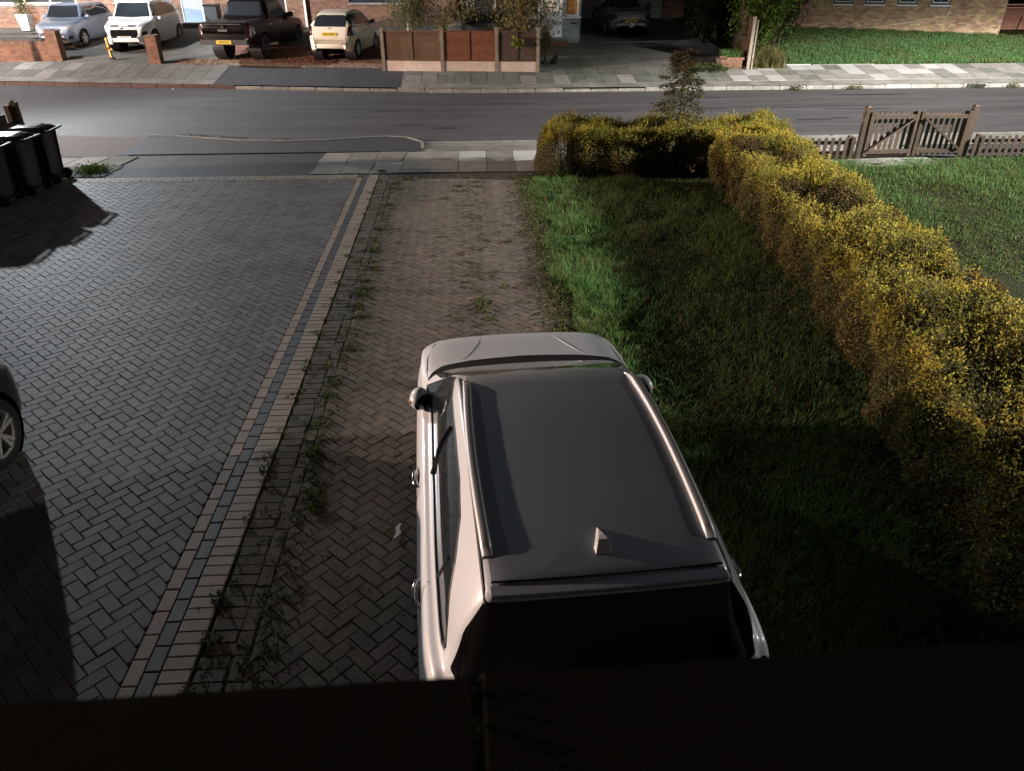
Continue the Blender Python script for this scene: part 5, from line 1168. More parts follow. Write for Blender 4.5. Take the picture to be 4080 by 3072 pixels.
# ---- the cat on the shared driveway
me = bpy.data.meshes.new('cat'); cv = [(0, 0, .10), (0.02, 0, .18), (0.075, 0, .26), (0.11, 0, .315), (0.165, 0, .325), (-0.05, 0, .08), (-0.16, -.02, .025), (-0.30, -.03, .02), (-0.46, -.03, .025), (0.09, .045, .12), (0.10, .045, .015), (0.09, -.045, .12), (0.10, -.045, .015), (0.0, .09, .03), (0.0, -.09, .03), (0.10, .04, .375), (0.10, -.04, .375)]
me.from_pydata(cv, [(0, 1), (1, 2), (2, 3), (3, 4), (0, 5), (5, 6), (6, 7), (7, 8), (1, 9), (9, 10), (1, 11), (11, 12), (0, 13), (0, 14), (3, 15), (3, 16)], []); me.materials.append(mat['cat_fur'])
ct = obj('cat', me, None, (3.15, 28.5, hz(3.15, 28.5)), R(-8), label='black cat sitting on the shared driveway near the end of the panel fence', cat='cat')
md = ct.modifiers.new('skin', 'SKIN'); rad = [.105, .095, .075, .062, .035, .10, .028, .022, .02, .034, .026, .034, .026, .06, .06, .016, .016]
for i, r_ in enumerate(rad): me.skin_vertices[0].data[i].radius = (r_, r_)
me.skin_vertices[0].data[0].use_root = True
sb_ = ct.modifiers.new('smooth', 'SUBSURF'); sb_.levels = 2; sb_.render_levels = 2

# ================================================================== NEAR SIDE
# ---- wheeled bins
def make_bin():
    r = thing('wheelie_bin', 'x', 'bin')
    b = MB(); lv = [(0.0, 0.235, 0.27), (0.06, 0.245, 0.28), (0.93, 0.285, 0.34), (0.94, 0.30, 0.355), (0.99, 0.30, 0.355)]
    for z, hx, hy in lv:                         # local x: depth (handle side +x), local y: width
        for sx, sy in ((-1, -1), (1, -1), (1, 1), (-1, 1)):
            for k in ((0.85, 1.0), (1.0, 0.85)) if sx * sy > 0 else ((1.0, 0.85), (0.85, 1.0)): b.v.append((sx * hy * k[0], sy * hx * k[1], z))
    n = 8
    for i in range(len(lv) - 1):
        for j in range(n): b.f.append((i * n + j, i * n + (j + 1) % n, (i + 1) * n + (j + 1) % n, (i + 1) * n + j))
    b.f.append(tuple(reversed(range(n)))); b.build('bin_body', 'bin', r)
    l = MB(); nx, ny = 8, 6
    for i in range(nx + 1):
        for j in range(ny + 1):
            u = -1 + 2 * i / nx; w = -1 + 2 * j / ny; e = min(1 - abs(u), 1 - abs(w)); l.v.append((u * 0.375, w * 0.305, 1.0 + 0.055 * smooth01(e * 3.2) + 0.012 * (1 - u * u)))
    for i in range(nx):
        for j in range(ny): a = i * (ny + 1) + j; l.f.append((a, a + ny + 1, a + ny + 2, a + 1))
    m = len(l.v); rim = [i * (ny + 1) for i in range(nx + 1)] + [nx * (ny + 1) + j for j in range(1, ny + 1)] + [i * (ny + 1) + ny for i in range(nx - 1, -1, -1)] + [j for j in range(ny - 1, 0, -1)]
    for i in rim: l.v.append((l.v[i][0] * 1.01, l.v[i][1] * 1.01, 0.975))
    for k in range(len(rim)): l.f.append((rim[k], m + k, m + (k + 1) % len(rim), rim[(k + 1) % len(rim)]))
    l.build('lid', 'bin_lid', r, True)
    lid = r.children[-1]
    MB().bar((-0.2, 0.05, 1.064), (0.18, 0.05, 1.068), 0.30, 0.012).build('lid_panel', 'bin_lid', lid)
    h = MB(); h.tube([(0.36, -0.25, 0.985), (0.45, -0.25, 1.0), (0.45, 0.25, 1.0), (0.36, 0.25, 0.985)], 0.022, 8); h.build('handle', 'bin', r, True)
    for s in (-1, 1):
        MB().lathe([(0.0, -0.03), (0.09, -0.03), (0.10, -0.02), (0.10, 0.02), (0.09, 0.03), (0.0, 0.03)], (0.30, s * 0.27, 0.10), 18, 'Y').build('wheel', 'rubber', r)
    MB().bar((0.30, -0.25, 0.10), (0.30, 0.25, 0.10), 0.03).build('axle', 'black_iron', r)
    return r
b0 = make_bin()
for i, (x, y, a, lb) in enumerate([(-8.42, 15.18, 4, 'black wheelie bin furthest from the house in the row of three'), (-8.46, 14.42, -3, 'black wheelie bin in the middle of the row of three'), (-8.62, 13.72, 2, 'black wheelie bin nearest the house in the row of three')]):
    o = b0 if i == 0 else copy_tree(b0); o.location = (x, y, 0); o.rotation_euler = (0, 0, R(a)); o['label'] = lb; o['group'] = 'wheelie bins at the corner of the grey driveway'
# ---- boundary fence behind the bins
bf = thing('boundary_fence', 'weathered grey board fence ending in a timber post behind the wheelie bins', 'fence', (0, 0, 0))
MB().box((-9.08, 16.05, 0.64), (0.12, 0.12, 1.42)).build('post', 'old_timber', bf); MB().box((-9.19, 16.0, 0.62), (0.09, 0.10, 1.36)).build('post', 'old_timber', bf)
MB().sphere((-9.1, 16.05, 1.36), (0.04, 0.04, 0.03)).build('post_cap', 'old_timber', bf)
for i in range(92):  # run towards the house is unseen, lengthened to block the far lamp
    y = 15.93 - i * 0.152 - 0.076; MB().box((-9.25, y, 0.565 + random.uniform(-.01, .01)), (0.02, 0.147, 1.15)).build('board', 'grey_board', bf)
for y in (14.1, 12.3, 10.4, 8.5, 6.6, 4.7, 2.8): MB().box((-9.16, y, 0.6), (0.1, 0.1, 1.25)).build('post', 'old_timber', bf)
for z in (0.3, 0.95): MB().bar((-9.19, 15.95, z), (-9.19, 1.9, z), 0.05, 0.08).build('rail', 'old_timber', bf)
# ---- picket fences and the pair of gates
def picket(parent, x, y, z0, z1, a=0.0, w=0.075):
    r = w / 2; pts = [(-r, z0), (r, z0), (r, z1 - r)] + [(r * math.cos(PI * k / 6), z1 - r + r * math.sin(PI * k / 6)) for k in range(1, 6)] + [(-r, z1 - r)]
    b = MB(); n = len(pts); c, s = math.cos(a), math.sin(a)
    for d in (-0.009, 0.009):
        for px, pz_ in pts: b.v.append((x + px * c - d * s, y + px * s + d * c, pz_))
    b.f = [tuple(range(n)), tuple(n + j for j in reversed(range(n)))] + [(j, j + n, (j + 1) % n + n, (j + 1) % n) for j in range(n)]
    b.build('picket', 'timber', parent)
FY = 16.0
def pfence(label, x0, x1, post_x):
    t = thing('picket_fence', label, 'fence', (0, 0, 0)); n = int((x1 - x0) / 0.148)
    for i in range(n): x = x0 + (i + 0.5) * (x1 - x0) / n; picket(t, x, FY - 0.035, 0.02, 0.475 + random.uniform(-.012, .012))
    for z in (0.14, 0.36): MB().bar((x0, FY, z), (x1, FY, z), 0.04, 0.075).build('rail', 'timber', t)
    for x in post_x: MB().box((x, FY + 0.03, 0.24), (0.09, 0.09, 0.52)).build('post', 'timber', t)
    return t
fl = pfence('low picket fence between the golden hedge and the gates', 6.75, 8.44, (6.8, 8.30))
fr = pfence('low picket fence right of the double gates', 11.06, 17.0, (11.2, 13.1, 15.0, 16.9))
for x, t in ((8.58, fl), (10.96, fr)):
    MB().box((x, FY + 0.06, 0.52), (0.12, 0.12, 1.10)).build('gate_post', 'timber', t)
    b = MB().add([(x - .066, FY - .006, 1.07), (x + .066, FY - .006, 1.07), (x + .066, FY + .126, 1.07), (x - .066, FY + .126, 1.07), (x, FY + .06, 1.12)], [(0, 1, 4), (1, 2, 4), (2, 3, 4), (3, 0, 4)]); b.build('post_cap', 'timber', t)
def leaf_gate(label, x0, x1, swing, flip):
    t = thing('picket_gate', label, 'gate', (x0 if not flip else x1, FY + 0.02, 0.0), R(swing)); w = x1 - x0; sg = -1 if flip else 1
    for i in range(8): picket(t, sg * (0.11 + i * (w - 0.22) / 7), 0.035, 0.06, 0.985 + 0.0 * i, 0, 0.07)
    for x in (0.035, w - 0.035): MB().box((sg * x, 0, 0.52), (0.085, 0.06, 0.94)).build('stile', 'timber', t)
    for z in (0.15, 0.88): MB().box((sg * w / 2, -0.003, z), (w - 0.16, 0.05, 0.085)).build('rail', 'timber', t)
    MB().bar((sg * 0.09, -0.012, 0.19), (sg * (w - 0.10), -0.012, 0.84), 0.04, 0.08, up=(0, 1, 0)).build('brace', 'timber', t)
    return t
leaf_gate('left leaf of the brown double picket gates', 8.66, 9.76, 2.5, False)
leaf_gate('right leaf of the brown double picket gates', 9.79, 10.89, -2.0, True)
# ---- dark coping below the camera and the front of the house it belongs to
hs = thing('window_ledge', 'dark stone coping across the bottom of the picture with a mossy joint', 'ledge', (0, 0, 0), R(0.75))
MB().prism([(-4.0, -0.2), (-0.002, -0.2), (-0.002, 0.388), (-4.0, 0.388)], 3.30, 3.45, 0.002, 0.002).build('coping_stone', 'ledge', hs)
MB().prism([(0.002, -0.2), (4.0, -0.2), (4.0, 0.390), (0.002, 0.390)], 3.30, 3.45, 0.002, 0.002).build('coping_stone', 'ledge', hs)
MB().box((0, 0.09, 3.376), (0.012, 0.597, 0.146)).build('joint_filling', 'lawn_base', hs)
P = np.stack([RNG.normal(0, 0.004, 160), RNG.uniform(-0.1, 0.385, 160), RNG.uniform(3.447, 3.452, 160)], 1); v, t = leaves(P, 0.005); obj('joint_moss', tri_mesh('joint_moss', v, t, 'dark_leaf'), hs)
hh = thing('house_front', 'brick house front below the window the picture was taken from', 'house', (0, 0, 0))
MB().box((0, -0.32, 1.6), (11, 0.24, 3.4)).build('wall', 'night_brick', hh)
# ---- street lamps beyond the frame
for i, (n, p, c, w, r, co) in enumerate(LAMPS):
    sgn = 1 if p[0] < 0 else -1
    t = thing('street_lamp', ['tall street lamp on the far pavement beyond the left edge', 'tall street lamp in the neighbouring plot beyond the right edge', 'tall amber street lamp far down the street beyond the left edge'][i], 'street lamp', (p[0], p[1], hz(p[0], p[1]) if i == 0 else 0))
    z0 = t.location.z; hgt = p[2] + 0.12 - z0
    MB().tube([(-sgn * 0.9, 0, 0), (-sgn * 0.9, 0, 1.2), (-sgn * 0.9, 0, 1.25), (-sgn * 0.9, 0, hgt), (-sgn * 0.6, 0, hgt + 0.12), (sgn * 0.05, 0, hgt + 0.14)], [0.08, 0.08, 0.05, 0.045, 0.04, 0.03], 10).build('pole', 'galvanised', t)
    o = MB().box((sgn * 0.0, 0, hgt + 0.17), (0.55, 0.26, 0.08)).build('lantern', 'galvanised', t)
# ================================================================== PLANTS
def hedge_points(n, path, width, height, seed=0):
    """points in the leafy shell of a clipped but lumpy hedge: returns position, height fraction, side (-1 inner, 0 top, 1 outer)"""
    r = np.random.default_rng(seed); t = r.random(n) * (len(path) - 1); i = np.minimum(t.astype(int), len(path) - 2); f = t - i
    P = np.array(path); c = P[i] * (1 - f)[:, None] + P[i + 1] * f[:, None]; d = P[i + 1] - P[i]; d /= np.linalg.norm(d, axis=1)[:, None]; nr = np.stack([d[:, 1], -d[:, 0]], 1)
    per = height * 2 + width; q = r.random(n) * per; side = np.where(q < height, -1, np.where(q < height + width, 0, 1))
    u = np.where(side == -1, -width / 2, np.where(side == 1, width / 2, q - height - width / 2)); z = np.where(side == -1, q, np.where(side == 1, per - q, height))
    k = np.clip(1 - (height - z) / 0.25, 0, 1) * (side != 0); u = u * (1 - 0.10 * k); z = z - np.where(side == 0, 0.22 * np.clip(np.abs(u) / (width / 2) - 0.45, 0, 1) ** 1.5, 0)
    lump = 0.07 * np.sin(c[:, 0] * 3.1 + c[:, 1] * 2.3 + z * 4) + 0.06 * np.sin(c[:, 1] * 5.3 - z * 3 + u * 4) + 0.05 * np.sin(c[:, 0] * 7.7 + u * 6.1) + 0.035 * np.sin(c[:, 1] * 12.3 + u * 9 + z * 11)
    depth = -np.abs(r.normal(0, 0.055, n)) + lump * 0.9
    u = u + np.where(side == 0, 0, side * depth); z = z + np.where(side == 0, depth, 0) + r.normal(0, 0.015, n)
    X = np.stack([c[:, 0] + nr[:, 0] * u, c[:, 1] + nr[:, 1] * u, np.maximum(z, 0.02)], 1)
    k_ = int(n * 0.15); ph = r.uniform(-PI / 2, PI / 2, k_); zz = height * r.random(k_) ** 0.8; sh = np.sqrt(np.maximum(0.05, 1 - (zz / height) ** 3)) * (1 - np.abs(r.normal(0, 0.14, k_))) + 0.06 * np.sin(ph * 5 + zz * 9)
    a_ = 0.42 * np.cos(ph) * sh; b_ = width / 2 * np.sin(ph) * np.clip(sh + 0.1, 0, 1.05); d0 = P[0] - P[1]; d0 = d0 / np.linalg.norm(d0); n0 = np.array([d0[1], -d0[0]])       # rounded end
    E = np.stack([P[0][0] + d0[0] * (a_ - 0.02) + n0[0] * b_, P[0][1] + d0[1] * (a_ - 0.02) + n0[1] * b_, zz + 0.02], 1)
    X = np.concatenate([X, E]); z = np.concatenate([z, zz]); side = np.concatenate([side, np.where(zz > 0.8 * height, 0, 1)]); lump = np.concatenate([lump, np.zeros(k_)])
    return X, z / height, side, lump
def hedge(name, label, path, width, height, n, seed, core=True):
    root = thing(name, label, 'hedge', (0, 0, 0)); X, hf, side, lump = hedge_points(n, path, width, height, seed); n = len(X); r = np.random.default_rng(seed + 1)
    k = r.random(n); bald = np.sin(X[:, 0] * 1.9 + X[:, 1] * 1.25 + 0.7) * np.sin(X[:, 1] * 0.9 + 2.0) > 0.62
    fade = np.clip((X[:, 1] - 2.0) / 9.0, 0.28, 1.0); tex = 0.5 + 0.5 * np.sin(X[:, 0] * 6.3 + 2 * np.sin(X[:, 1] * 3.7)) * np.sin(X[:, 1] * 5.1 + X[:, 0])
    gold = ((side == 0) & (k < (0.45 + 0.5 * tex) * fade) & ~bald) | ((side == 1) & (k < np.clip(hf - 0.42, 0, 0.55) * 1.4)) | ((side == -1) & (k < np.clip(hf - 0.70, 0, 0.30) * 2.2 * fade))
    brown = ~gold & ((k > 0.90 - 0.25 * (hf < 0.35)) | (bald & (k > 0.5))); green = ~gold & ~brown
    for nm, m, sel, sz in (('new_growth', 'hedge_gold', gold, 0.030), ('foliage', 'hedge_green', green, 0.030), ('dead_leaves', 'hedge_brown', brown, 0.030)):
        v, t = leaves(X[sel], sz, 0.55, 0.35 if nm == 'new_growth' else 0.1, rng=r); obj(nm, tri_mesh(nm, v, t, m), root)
    sp = X[gold & (side == 0)]; sp = sp[r.random(len(sp)) < 0.06]                     # upright young shoots
    q = np.repeat(sp, 9, 0); h_ = np.tile(np.linspace(0.0, 1, 9), len(sp)); ln = np.repeat(r.uniform(0.05, 0.14, len(sp)), 9); q = q + np.stack([r.normal(0, .006, len(q)), r.normal(0, .006, len(q)), h_ * ln], 1)
    v, t = leaves(q, 0.030, 0.5, 0.9, rng=r); obj('shoots', tri_mesh('shoots', v, t, 'hedge_gold'), root)
    b = MB()
    for q_, ((x0, y0), (x1, y1)) in enumerate(zip(path[:-1], path[1:])):
        if q_ == 0: L_ = math.hypot(x1 - x0, y1 - y0); x0 += (x1 - x0) * 0.30 / L_; y0 += (y1 - y0) * 0.30 / L_
        b.bar((x0, y0, height * 0.44), (x1, y1, height * 0.44), max(0.1, width - 0.34), height * 0.74)
    b.build('shade_core', 'hedge_core', root); tw = MB()  # solid dark core added to block light and darken the leaf gaps
    for _ in range(260):
        s = 0.12 + r.random() * (len(path) - 1.12); i = min(int(s), len(path) - 2); f = s - i; x = path[i][0] * (1 - f) + path[i + 1][0] * f; y = path[i][1] * (1 - f) + path[i + 1][1] * f
        o = r.uniform(-width / 2, width / 2, 2); tw.tube([(x + o[0] * 0.5, y + o[1] * 0.5, 0), (x + o[0] * 0.95, y + o[1] * 0.95, height * r.uniform(0.5, 0.95))], [0.009, 0.003], 4, False)
    tw.build('stems', 'bark', root); return root
hedge('hedge', 'golden leaved hedge along the back of the front lawn facing the pavement', [(1.75, 15.25), (4.2, 15.3), (6.45, 15.45)], 1.05, 0.93, 82000, 11)
hedge('hedge', 'long golden leaved hedge running beside the front lawn towards the house', [(5.55, 14.6), (5.42, 12.0), (5.16, 9.0), (4.82, 6.6), (4.42, 4.6), (4.15, 2.6), (4.1, 1.0)], 1.47, 0.92, 230000, 23)
def tufts(name, pts, h, w, m, kind=None, parent=None, lean=0.6, label=None, cat=None, rng=RNG):
    v, t = blades(pts, h, w, lean, rng); return obj(name, tri_mesh(name, v, t, m), parent, kind=kind)
def patches(x, y, seed, f=1.0):
    r = np.random.default_rng(seed); q = np.zeros(len(x))
    for k in range(9):
        a = r.random() * 6.28; w = f * r.uniform(0.7, 4.5); q += np.sin((x * np.cos(a) + y * np.sin(a)) * w + r.random() * 6.28 + 0.8 * np.sin(x * w * 0.37 - y * w * 0.51 + k))
    return q / 3.0
def lawn(name, n, x0, x1, y0, y1, z, h, w, m, keep, near=True, rng=RNG):
    u = rng.random(n); y = y0 + (y1 - y0) * (u ** 1.5 if near else u); x = rng.uniform(x0, x1, n)
    k = keep(x, y); x, y = x[k], y[k]
    clump = np.clip(0.85 + 0.38 * patches(x, y, 3, 1.4) + 0.15 * patches(x, y, 4, 5.0), 0.3, 2.0)
    big = 1 + 0.9 * (rng.random(len(x)) < 0.02); bare = (patches(x, y, 8, 0.9) > 1.15) & (rng.random(len(x)) < 0.75)
    x, y, clump, big = x[~bare], y[~bare], clump[~bare], big[~bare]; dry = rng.random(len(x)) < 0.07 + 0.16 * (patches(x, y, 12, 0.8) > 0.8)
    for nm, mm, q in ((name, m, ~dry), ('dry_' + name, 'dry_grass', dry)):
        v, t = blades(np.stack([x, y, np.full(len(x), z)], 1)[q], (h * clump * big)[q], w, 0.75, rng); obj(nm, tri_mesh(nm, v, t, mm), None, kind='stuff')
edge_x = lambda y: 1.20 + 0.10 * np.sin(y * 1.7) + 0.07 * np.sin(y * 4.3 + 1)
lawn('lawn_grass', 150000, 1.0, 4.9, 2.0, 15.0, -0.01, 0.075, 0.006, 'grass', lambda x, y: (x > edge_x(y)) & ~((y < 6.2) & (x < 1.42)))
lawn('lit_strip_grass', 52000, 1.0, 2.6, 5.2, 14.9, -0.01, 0.125, 0.0075, 'grass_bright', lambda x, y: (x > edge_x(y)) & (RNG.random(len(x)) < np.clip(1.25 - (x - edge_x(y)) / 0.85, 0, 1) * (0.35 + 0.65 * (np.sin(y * 2.2 + x) > -0.4))) & ~((y < 6.25) & (x < 1.5)))  # longer blades; the lamplit strip's brightness is put into their colour
lawn('neighbour_lawn_grass', 250000, 5.2, 19.0, 1.5, 15.9, -0.02, 0.07, 0.010, 'grass', lambda x, y: x > 5.3, False)
lawn('neighbour_lush_grass', 34000, 6.3, 15.5, 12.5, 15.9, -0.02, 0.13, 0.010, 'grass_bright', lambda x, y: RNG.random(len(x)) < np.clip((y - 12.5) / 3.0, 0.05, 0.9))
x = RNG.uniform(10.0, 27.5, 120000); s_ = 2.45 + RNG.random(120000) * 7.0; y = np.array([Yf(a) for a in x]) + s_; z = np.array([hz(a, c) for a, c in zip(x, y)])
wall_y = 34.95 + (x - 13.4) * (32.72 - 34.95) / (22.3 - 13.4); k = (y < wall_y - 0.05) & (x > 9.98 + (y - 27.62) * 0.189 + 0.15)
v, t = blades(np.stack([x, y, z], 1)[k], 0.13 * (0.7 + 0.5 * np.sin(x[k] * 3.1 + 2 * np.sin(y[k] * 2.3)) ** 2), 0.018, 0.6); obj('verge_grass', tri_mesh('verge_grass', v, t, 'grass_far'), None, kind='stuff')
x = RNG.uniform(10.1, 11.4, 2600); y = RNG.uniform(27.7, 30.0, 2600); v, t = blades(np.stack([x, y, np.array([hz(a, c) for a, c in zip(x, y)])], 1), 0.5, 0.02, 0.5); obj('tall_dry_grass', tri_mesh('tall_dry_grass', v, t, 'dry_grass'), None, kind='stuff')
# ---- weeds in the joints of the old driveway: single rosettes, shared meshes
def rosette(seed, n, rad, hgt, lf, m='weed'):
    r = np.random.default_rng(seed); a = r.random(n) * 2 * PI; d = np.sqrt(r.random(n)) * rad
    P = np.stack([np.cos(a) * d, np.sin(a) * d, r.random(n) ** 1.5 * hgt], 1); out = np.stack([np.cos(a), np.sin(a), np.full(n, 0.4)], 1)
    v, t = leaves(P, lf, 0.42, rng=r, droop=out); return tri_mesh('weed', v, t, m)
WM = [rosette(1, 40, 0.040, 0.030, 0.034), rosette(2, 24, 0.030, 0.020, 0.028), rosette(3, 80, 0.065, 0.045, 0.038), rosette(4, 18, 0.035, 0.015, 0.024)]
gw = []
for i in range(46): gw.append((-1.84 + random.gauss(0, 0.03), 2.9 + 12.2 * (i / 46) ** 1.25 + random.uniform(-.2, .2), random.choice((0, 1, 1, 3)), random.uniform(0.7, 1.2)))
for i in range(70): y_ = 2.9 + 12 * random.random() ** 0.9; gw.append((-1.44 + 0.09 * random.gauss(0, 1), y_, random.choice((0, 1, 1, 3)) if y_ < 6 else random.choice((0, 1, 2, 3)), random.uniform(0.5, 0.9 if y_ < 6 else 1.2)))
for i in range(90): gw.append((random.uniform(-1.3, 1.1), 3.0 + 11.8 * random.random(), random.choice((1, 3, 3)), random.uniform(0.5, 1.0)))
for i in range(80): gw.append((0.02 + 0.20 * random.gauss(0, 1), 6.5 + 8.2 * random.random(), random.choice((1, 0, 3)), random.uniform(0.6, 1.1)))
for x, y, k, s_ in [(-1.50, 5.55, 2, 0.9), (-1.32, 4.75, 2, 0.9), (-1.38, 4.95, 2, 0.8), (-1.80, 3.45, 2, 0.8), (-1.55, 3.25, 0, 0.9), (0.12, 8.7, 2, 1.5), (0.55, 11.1, 2, 0.8)]: gw.append((x, y, k, s_))
for x, y, k, s_ in gw:
    o = obj('weed', WM[k], None, (x, y, -0.006), random.random() * 6.3); o.scale = (s_,) * 3
    tag(o, 'small green weed rooted in a joint of the worn brown driveway', 'weed', 'weeds in the joints of the brown driveway')
tv, tt = [], []
for i in range(1500):
    r_ = random.random(); y = 2.9 + 12.2 * random.random()
    x = random.uniform(-1.8, 1.15) if r_ < 0.35 else (0.03 + 0.22 * random.gauss(0, 1) if r_ < 0.65 and y > 6 else (-1.46 + 0.08 * random.gauss(0, 1) if r_ < 0.85 else -1.63 + 0.2 * random.gauss(0, 1)))
    k_ = RNG.integers(3, 9); a_ = RNG.random(k_) * 6.28; P = np.stack([x + np.cos(a_) * 0.008, y + np.sin(a_) * 0.008, np.full(k_, -0.004)], 1)
    v, t = leaves(P, 0.026 * random.uniform(0.6, 1.5), 0.36, droop=np.stack([np.cos(a_), np.sin(a_), np.full(k_, 0.2)], 1)); tt.append(t + sum(len(q) for q in tv)); tv.append(v)
obj('tiny_weeds', tri_mesh('tiny_weeds', np.concatenate(tv), np.concatenate(tt), 'weed'), None, kind='stuff')
n = 26000; x = RNG.uniform(-1.8, 1.2, n); y = 2.8 + 12.4 * RNG.random(n); k = RNG.random(n) < 0.15 + 0.85 * np.clip(np.sin(x * 3.4 + 1.2) * np.sin(y * 1.1 + x) + 0.1, 0, 1) * (np.abs(x - 0.05) < 0.45) + 0.6 * (np.abs(x + 1.45) < 0.16)
v, t = leaves(np.stack([x[k], y[k], RNG.uniform(-0.010, 0.004, k.sum())], 1), 0.017, 0.5, 0.3); obj('joint_moss', tri_mesh('joint_moss', v, t, 'weed'), None, kind='stuff')
x = 1.02 + RNG.normal(0, 0.13, 9000) + 0.10; y = 3 + 12 * RNG.random(9000); v, t = leaves(np.stack([x, y, RNG.random(9000) ** 2 * 0.09], 1), 0.04, 0.5, 0.5); obj('edge_weeds', tri_mesh('edge_weeds', v, t, 'weed'), None, kind='stuff')
def clump(name, label, cat, loc, n, rad, hgt, lf, m, group=None, seed=0):
    r = np.random.default_rng(seed + 99); P = r.normal(size=(n, 3)) * np.array([rad, rad, hgt * 0.4]) ; P[:, 2] = np.abs(P[:, 2]); v, t = leaves(P, lf, 0.5, 0.5, rng=r)
    o = obj(name, tri_mesh(name, v, t, m), None, loc); return tag(o, label, cat, group)
clump('weed_patch', 'low bushy green weed patch on the pavement beside the wheelie bins', 'weed', (-7.85, 15.9, 0), 900, 0.17, 0.13, 0.05, 'laurel_leaf', seed=1)
clump('weed_patch', 'green weeds at the foot of the brick planter', 'weed', (8.85, 27.5, 0.33), 500, 0.2, 0.2, 0.08, 'weed', seed=2)
clump('weed_patch', 'weeds at the end of the shared driveway behind the conifer sapling', 'weed', (7.9, 27.75, 0.33), 700, 0.35, 0.22, 0.08, 'weed', seed=3)
for i, (x, y) in enumerate(((11.0, 25.72), (13.0, 25.72), (17.3, 25.8), (18.6, 25.82), (19.4, 25.85))): clump('kerb_weed', 'tuft of weeds growing from the gutter of the right far kerb', 'weed', (x, y - 0.05, -0.05), 220, 0.14, 0.13, 0.06, 'weed', 'weeds along the far kerb', 10 + i)
clump('leafy_plant', 'pale blue green leafy plant in the front lawn beside the white crossover', 'plant', (1.95, 5.62, 0), 1100, 0.16, 0.16, 0.035, 'weed', seed=31)
# ---- conifer sapling in the corner of the hedges
def conifer(loc):
    root = thing('conifer_sapling', 'thin conifer sapling growing out of the corner of the two hedges', 'tree', loc)
    MB().tube([(0, 0, 0), (0.02, 0, 1.2), (0.0, 0.02, 2.3)], [0.035, 0.02, 0.005], 6).build('trunk', 'bark', root); P = []; D = []; T = []; r = np.random.default_rng(5); br = MB()
    for k in range(74):
        z = 0.35 + 1.92 * (k / 74) ** 0.9; a = k * 2.4 + r.normal(0, .3); L = (0.88 * (1 - (z / 2.42) ** 1.5) + 0.12) * r.uniform(0.6, 1.1); dr = 0.25 if z < 1.9 else 0.05
        tip = np.array([math.cos(a) * L, math.sin(a) * L, z - L * dr + 0.03]); br.tube([(0, 0, z), tuple(tip)], [0.007, 0.002], 4, False)
        for q in np.linspace(0.2, 1, 18):
            for _ in range(5): P.append(np.array([0, 0, z]) * (1 - q) + tip * q + r.normal(0, 0.022 + 0.02 * (1 - q), 3)); D.append((math.cos(a) + r.normal(0, .5), math.sin(a) + r.normal(0, .5), -0.45)); T.append(z > 1.95 or (q > 0.8 and r.random() < 0.3))
    br.build('branches', 'bark', root); P = np.array(P); D = np.array(D); T = np.array(T)
    v, t = leaves(P[~T], 0.075, 0.30, droop=D[~T]); obj('foliage', tri_mesh('foliage', v, t, 'conifer'), root)
    v, t = leaves(P[T], 0.075, 0.30, droop=D[T]); obj('brown_tips', tri_mesh('brown_tips', v, t, 'conifer_tip'), root)
conifer((4.30, 15.45, 0))
# ---- shrubs and trees across the road
def tree(name, label, base, h, crown, n, lf, m, trunk='bark', tr=0.05, stems=3, droop=None, seed=0, cat='tree', aspect=0.4, lean=(0, 0)):
    r = np.random.default_rng(seed); x, y = base; z = hz(x, y); root = thing(name, label, cat, (x, y, z)); tb = MB(); ends = []
    for k in range(stems):
        a = r.random() * 6.28; q = r.uniform(0.1, 0.8) * crown[0]; p = [(0.05 * math.cos(a) * k, 0.05 * math.sin(a) * k, -0.05), (q * 0.25 * math.cos(a) + lean[0] * .5, q * 0.25 * math.sin(a), h * 0.4), (q * math.cos(a) + lean[0], q * math.sin(a) + lean[1], h * r.uniform(0.75, 0.95))]
        tb.tube(p, [tr, tr * 0.65, tr * 0.25], 6); ends += [np.array(p[1]) * (1 - f) + np.array(p[2]) * f for f in np.linspace(0.1, 1, 5)]
    for e in list(ends):
        for _ in range(3):
            d = r.normal(size=3) * np.array([crown[0] * .55, crown[0] * .55, crown[1] * .35]); tb.tube([tuple(e), tuple(e + d)], [tr * 0.22, tr * 0.08], 4, False); ends.append(e + d)
    tb.build('trunk', trunk, root); c = np.array(ends); ci = r.integers(0, len(c), n); P = c[ci] + r.normal(size=(n, 3)) * np.array([crown[0] * .26, crown[0] * .26, crown[1] * .2]); P = P[P[:, 2] > crown[2]]
    v, t = leaves(P, lf, aspect, 0.0, droop=np.tile(np.array(droop), (len(P), 1)) if droop else None, rng=r); obj('crown', tri_mesh('crown', v, t, m), root); return root
tree('birch_tree', 'slender white barked birch behind the left fence panel', (-2.05, 28.9), 3.4, (0.75, 1.5, 1.15), 5200, 0.085, 'birch_leaf', 'birch_bark', 0.05, 2, (0, 0, -0.9), 41)
tree('shrub', 'dense dark leaved shrub behind the middle fence panel', (0.0, 29.1), 2.9, (0.85, 1.4, 1.45), 1900, 0.12, 'shrub_leaf', 'bark', 0.03, 6, (0.1, -0.1, -0.7), 42, 'shrub')
tree('shrub', 'arching shrub with drooping pale stems over the right fence panel', (1.9, 28.6), 2.7, (0.95, 1.4, 1.05), 3300, 0.13, 'shrub_leaf', 'pipe', 0.014, 9, (0.1, -0.3, -0.9), 43, 'shrub')
tree('shrub', 'small yellow green shrub above the fence post nearest the birch', (-0.85, 28.15), 1.75, (0.24, 0.5, 1.05), 420, 0.09, 'yellow_leaf', 'bark', 0.015, 3, None, 44, 'shrub', 0.6)
tree('shrub', 'rounded dry green shrub at the right end of the panel fence', (2.82, 28.3), 1.2, (0.24, 0.5, 0.05), 1500, 0.07, 'dry_grass', 'bark', 0.012, 5, None, 45, 'shrub')
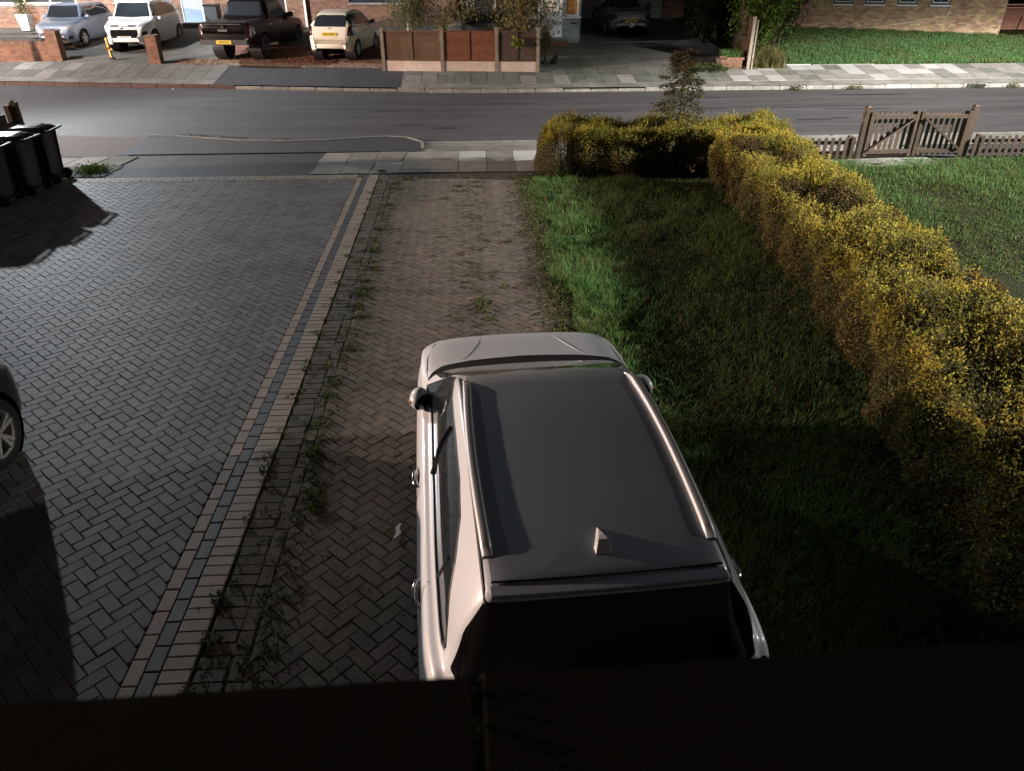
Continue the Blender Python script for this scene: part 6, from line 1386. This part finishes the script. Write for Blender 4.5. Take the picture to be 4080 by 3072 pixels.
tree('shrub', 'tall bright leaved laurel leaning over the pale end post of the side fence', (10.75, 28.9), 2.7, (0.75, 1.3, 0.3), 3600, 0.15, 'laurel_leaf', 'bark', 0.03, 5, None, 46, 'shrub', 0.5)
tree('shrub', 'dark dense bush on the verge lawn in front of the buff building', (12.1, 30.6), 2.4, (0.75, 1.2, 0.1), 4200, 0.11, 'dark_leaf', 'bark', 0.03, 6, None, 47, 'shrub', 0.5)
tree('tree', 'dark overhanging tree behind the side fence beyond the roadster', (10.3, 32.6), 3.6, (1.4, 2.4, 0.1), 8500, 0.15, 'dark_leaf', 'bark', 0.08, 5, (0, 0, -0.6), 48)
tree('tree', 'dark leafy tree over the shared driveway left of the side fence', (9.45, 31.9), 3.2, (0.8, 2.2, 0.1), 5200, 0.13, 'dark_leaf', 'bark', 0.06, 4, (0, 0, -0.7), 49)
o = clump('fence_sprig', 'pale leafy sprig hanging against the right fence panel', 'sprig', (1.75, 27.42, 1.15), 70, 0.10, 0.28, 0.13, 'yellow_leaf', seed=50)
lv = np.stack([RNG.uniform(1.3, 4.6, 260), RNG.uniform(3, 14.6, 260), RNG.uniform(0.03, 0.07, 260)], 1); v, t = leaves(lv, 0.05, 0.6, 0.0); obj('fallen_leaves', tri_mesh('fallen_leaves', v, t, 'hedge_brown'), None, kind='stuff')
# ---- small litter
pp = MB(); pts = [(0, 0), (0.03, 0.012), (0.05, 0.05), (0.035, 0.09), (0.05, 0.13), (0.03, 0.135), (0.01, 0.09), (0.018, 0.05)]
pp.add([(x * 1.2, y * 1.3, 0.004 + 0.012 * math.sin(i * 1.7) ** 2) for i, (x, y) in enumerate(pts)], [(0, 1, 2, 7), (7, 2, 3, 6), (6, 3, 4, 5)]); o = pp.build('paper_scrap', 'paper', None); o.location = (-0.68, 4.35, 0.006)
tag(o, 'twisted white scrap of paper lying on the worn driveway beside the car', 'litter')
lf = MB().add([(0, 0, 0.004), (0.012, 0.008, 0.012), (0.03, 0, 0.005), (0.012, -0.008, 0.004)], [(0, 1, 2, 3)]).mesh('litter', 'paper')
for x, y, z in [(-9.9, 26.85, -0.05), (-6.1, 26.35, -0.05), (-1.2, 25.6, -0.05), (0.3, 25.6, -0.05), (1.8, 25.58, -0.05), (4.4, 25.6, -0.05), (7.6, 25.55, -0.05), (-3.9, 7.2, 0.004), (-3.2, 5.1, 0.004), (-2.9, 8.6, 0.004), (-4.4, 6.1, 0.004), (16.8, 28.6, 0.6)]:
    o = obj('litter', lf, None, (x, y, z), random.random() * 6); k_ = 3.2 if y > 20 else 1.0; o.scale = (k_,) * 3; tag(o, 'tiny pale scrap of litter lying in the gutter or on the paving', 'litter', 'scraps of litter')
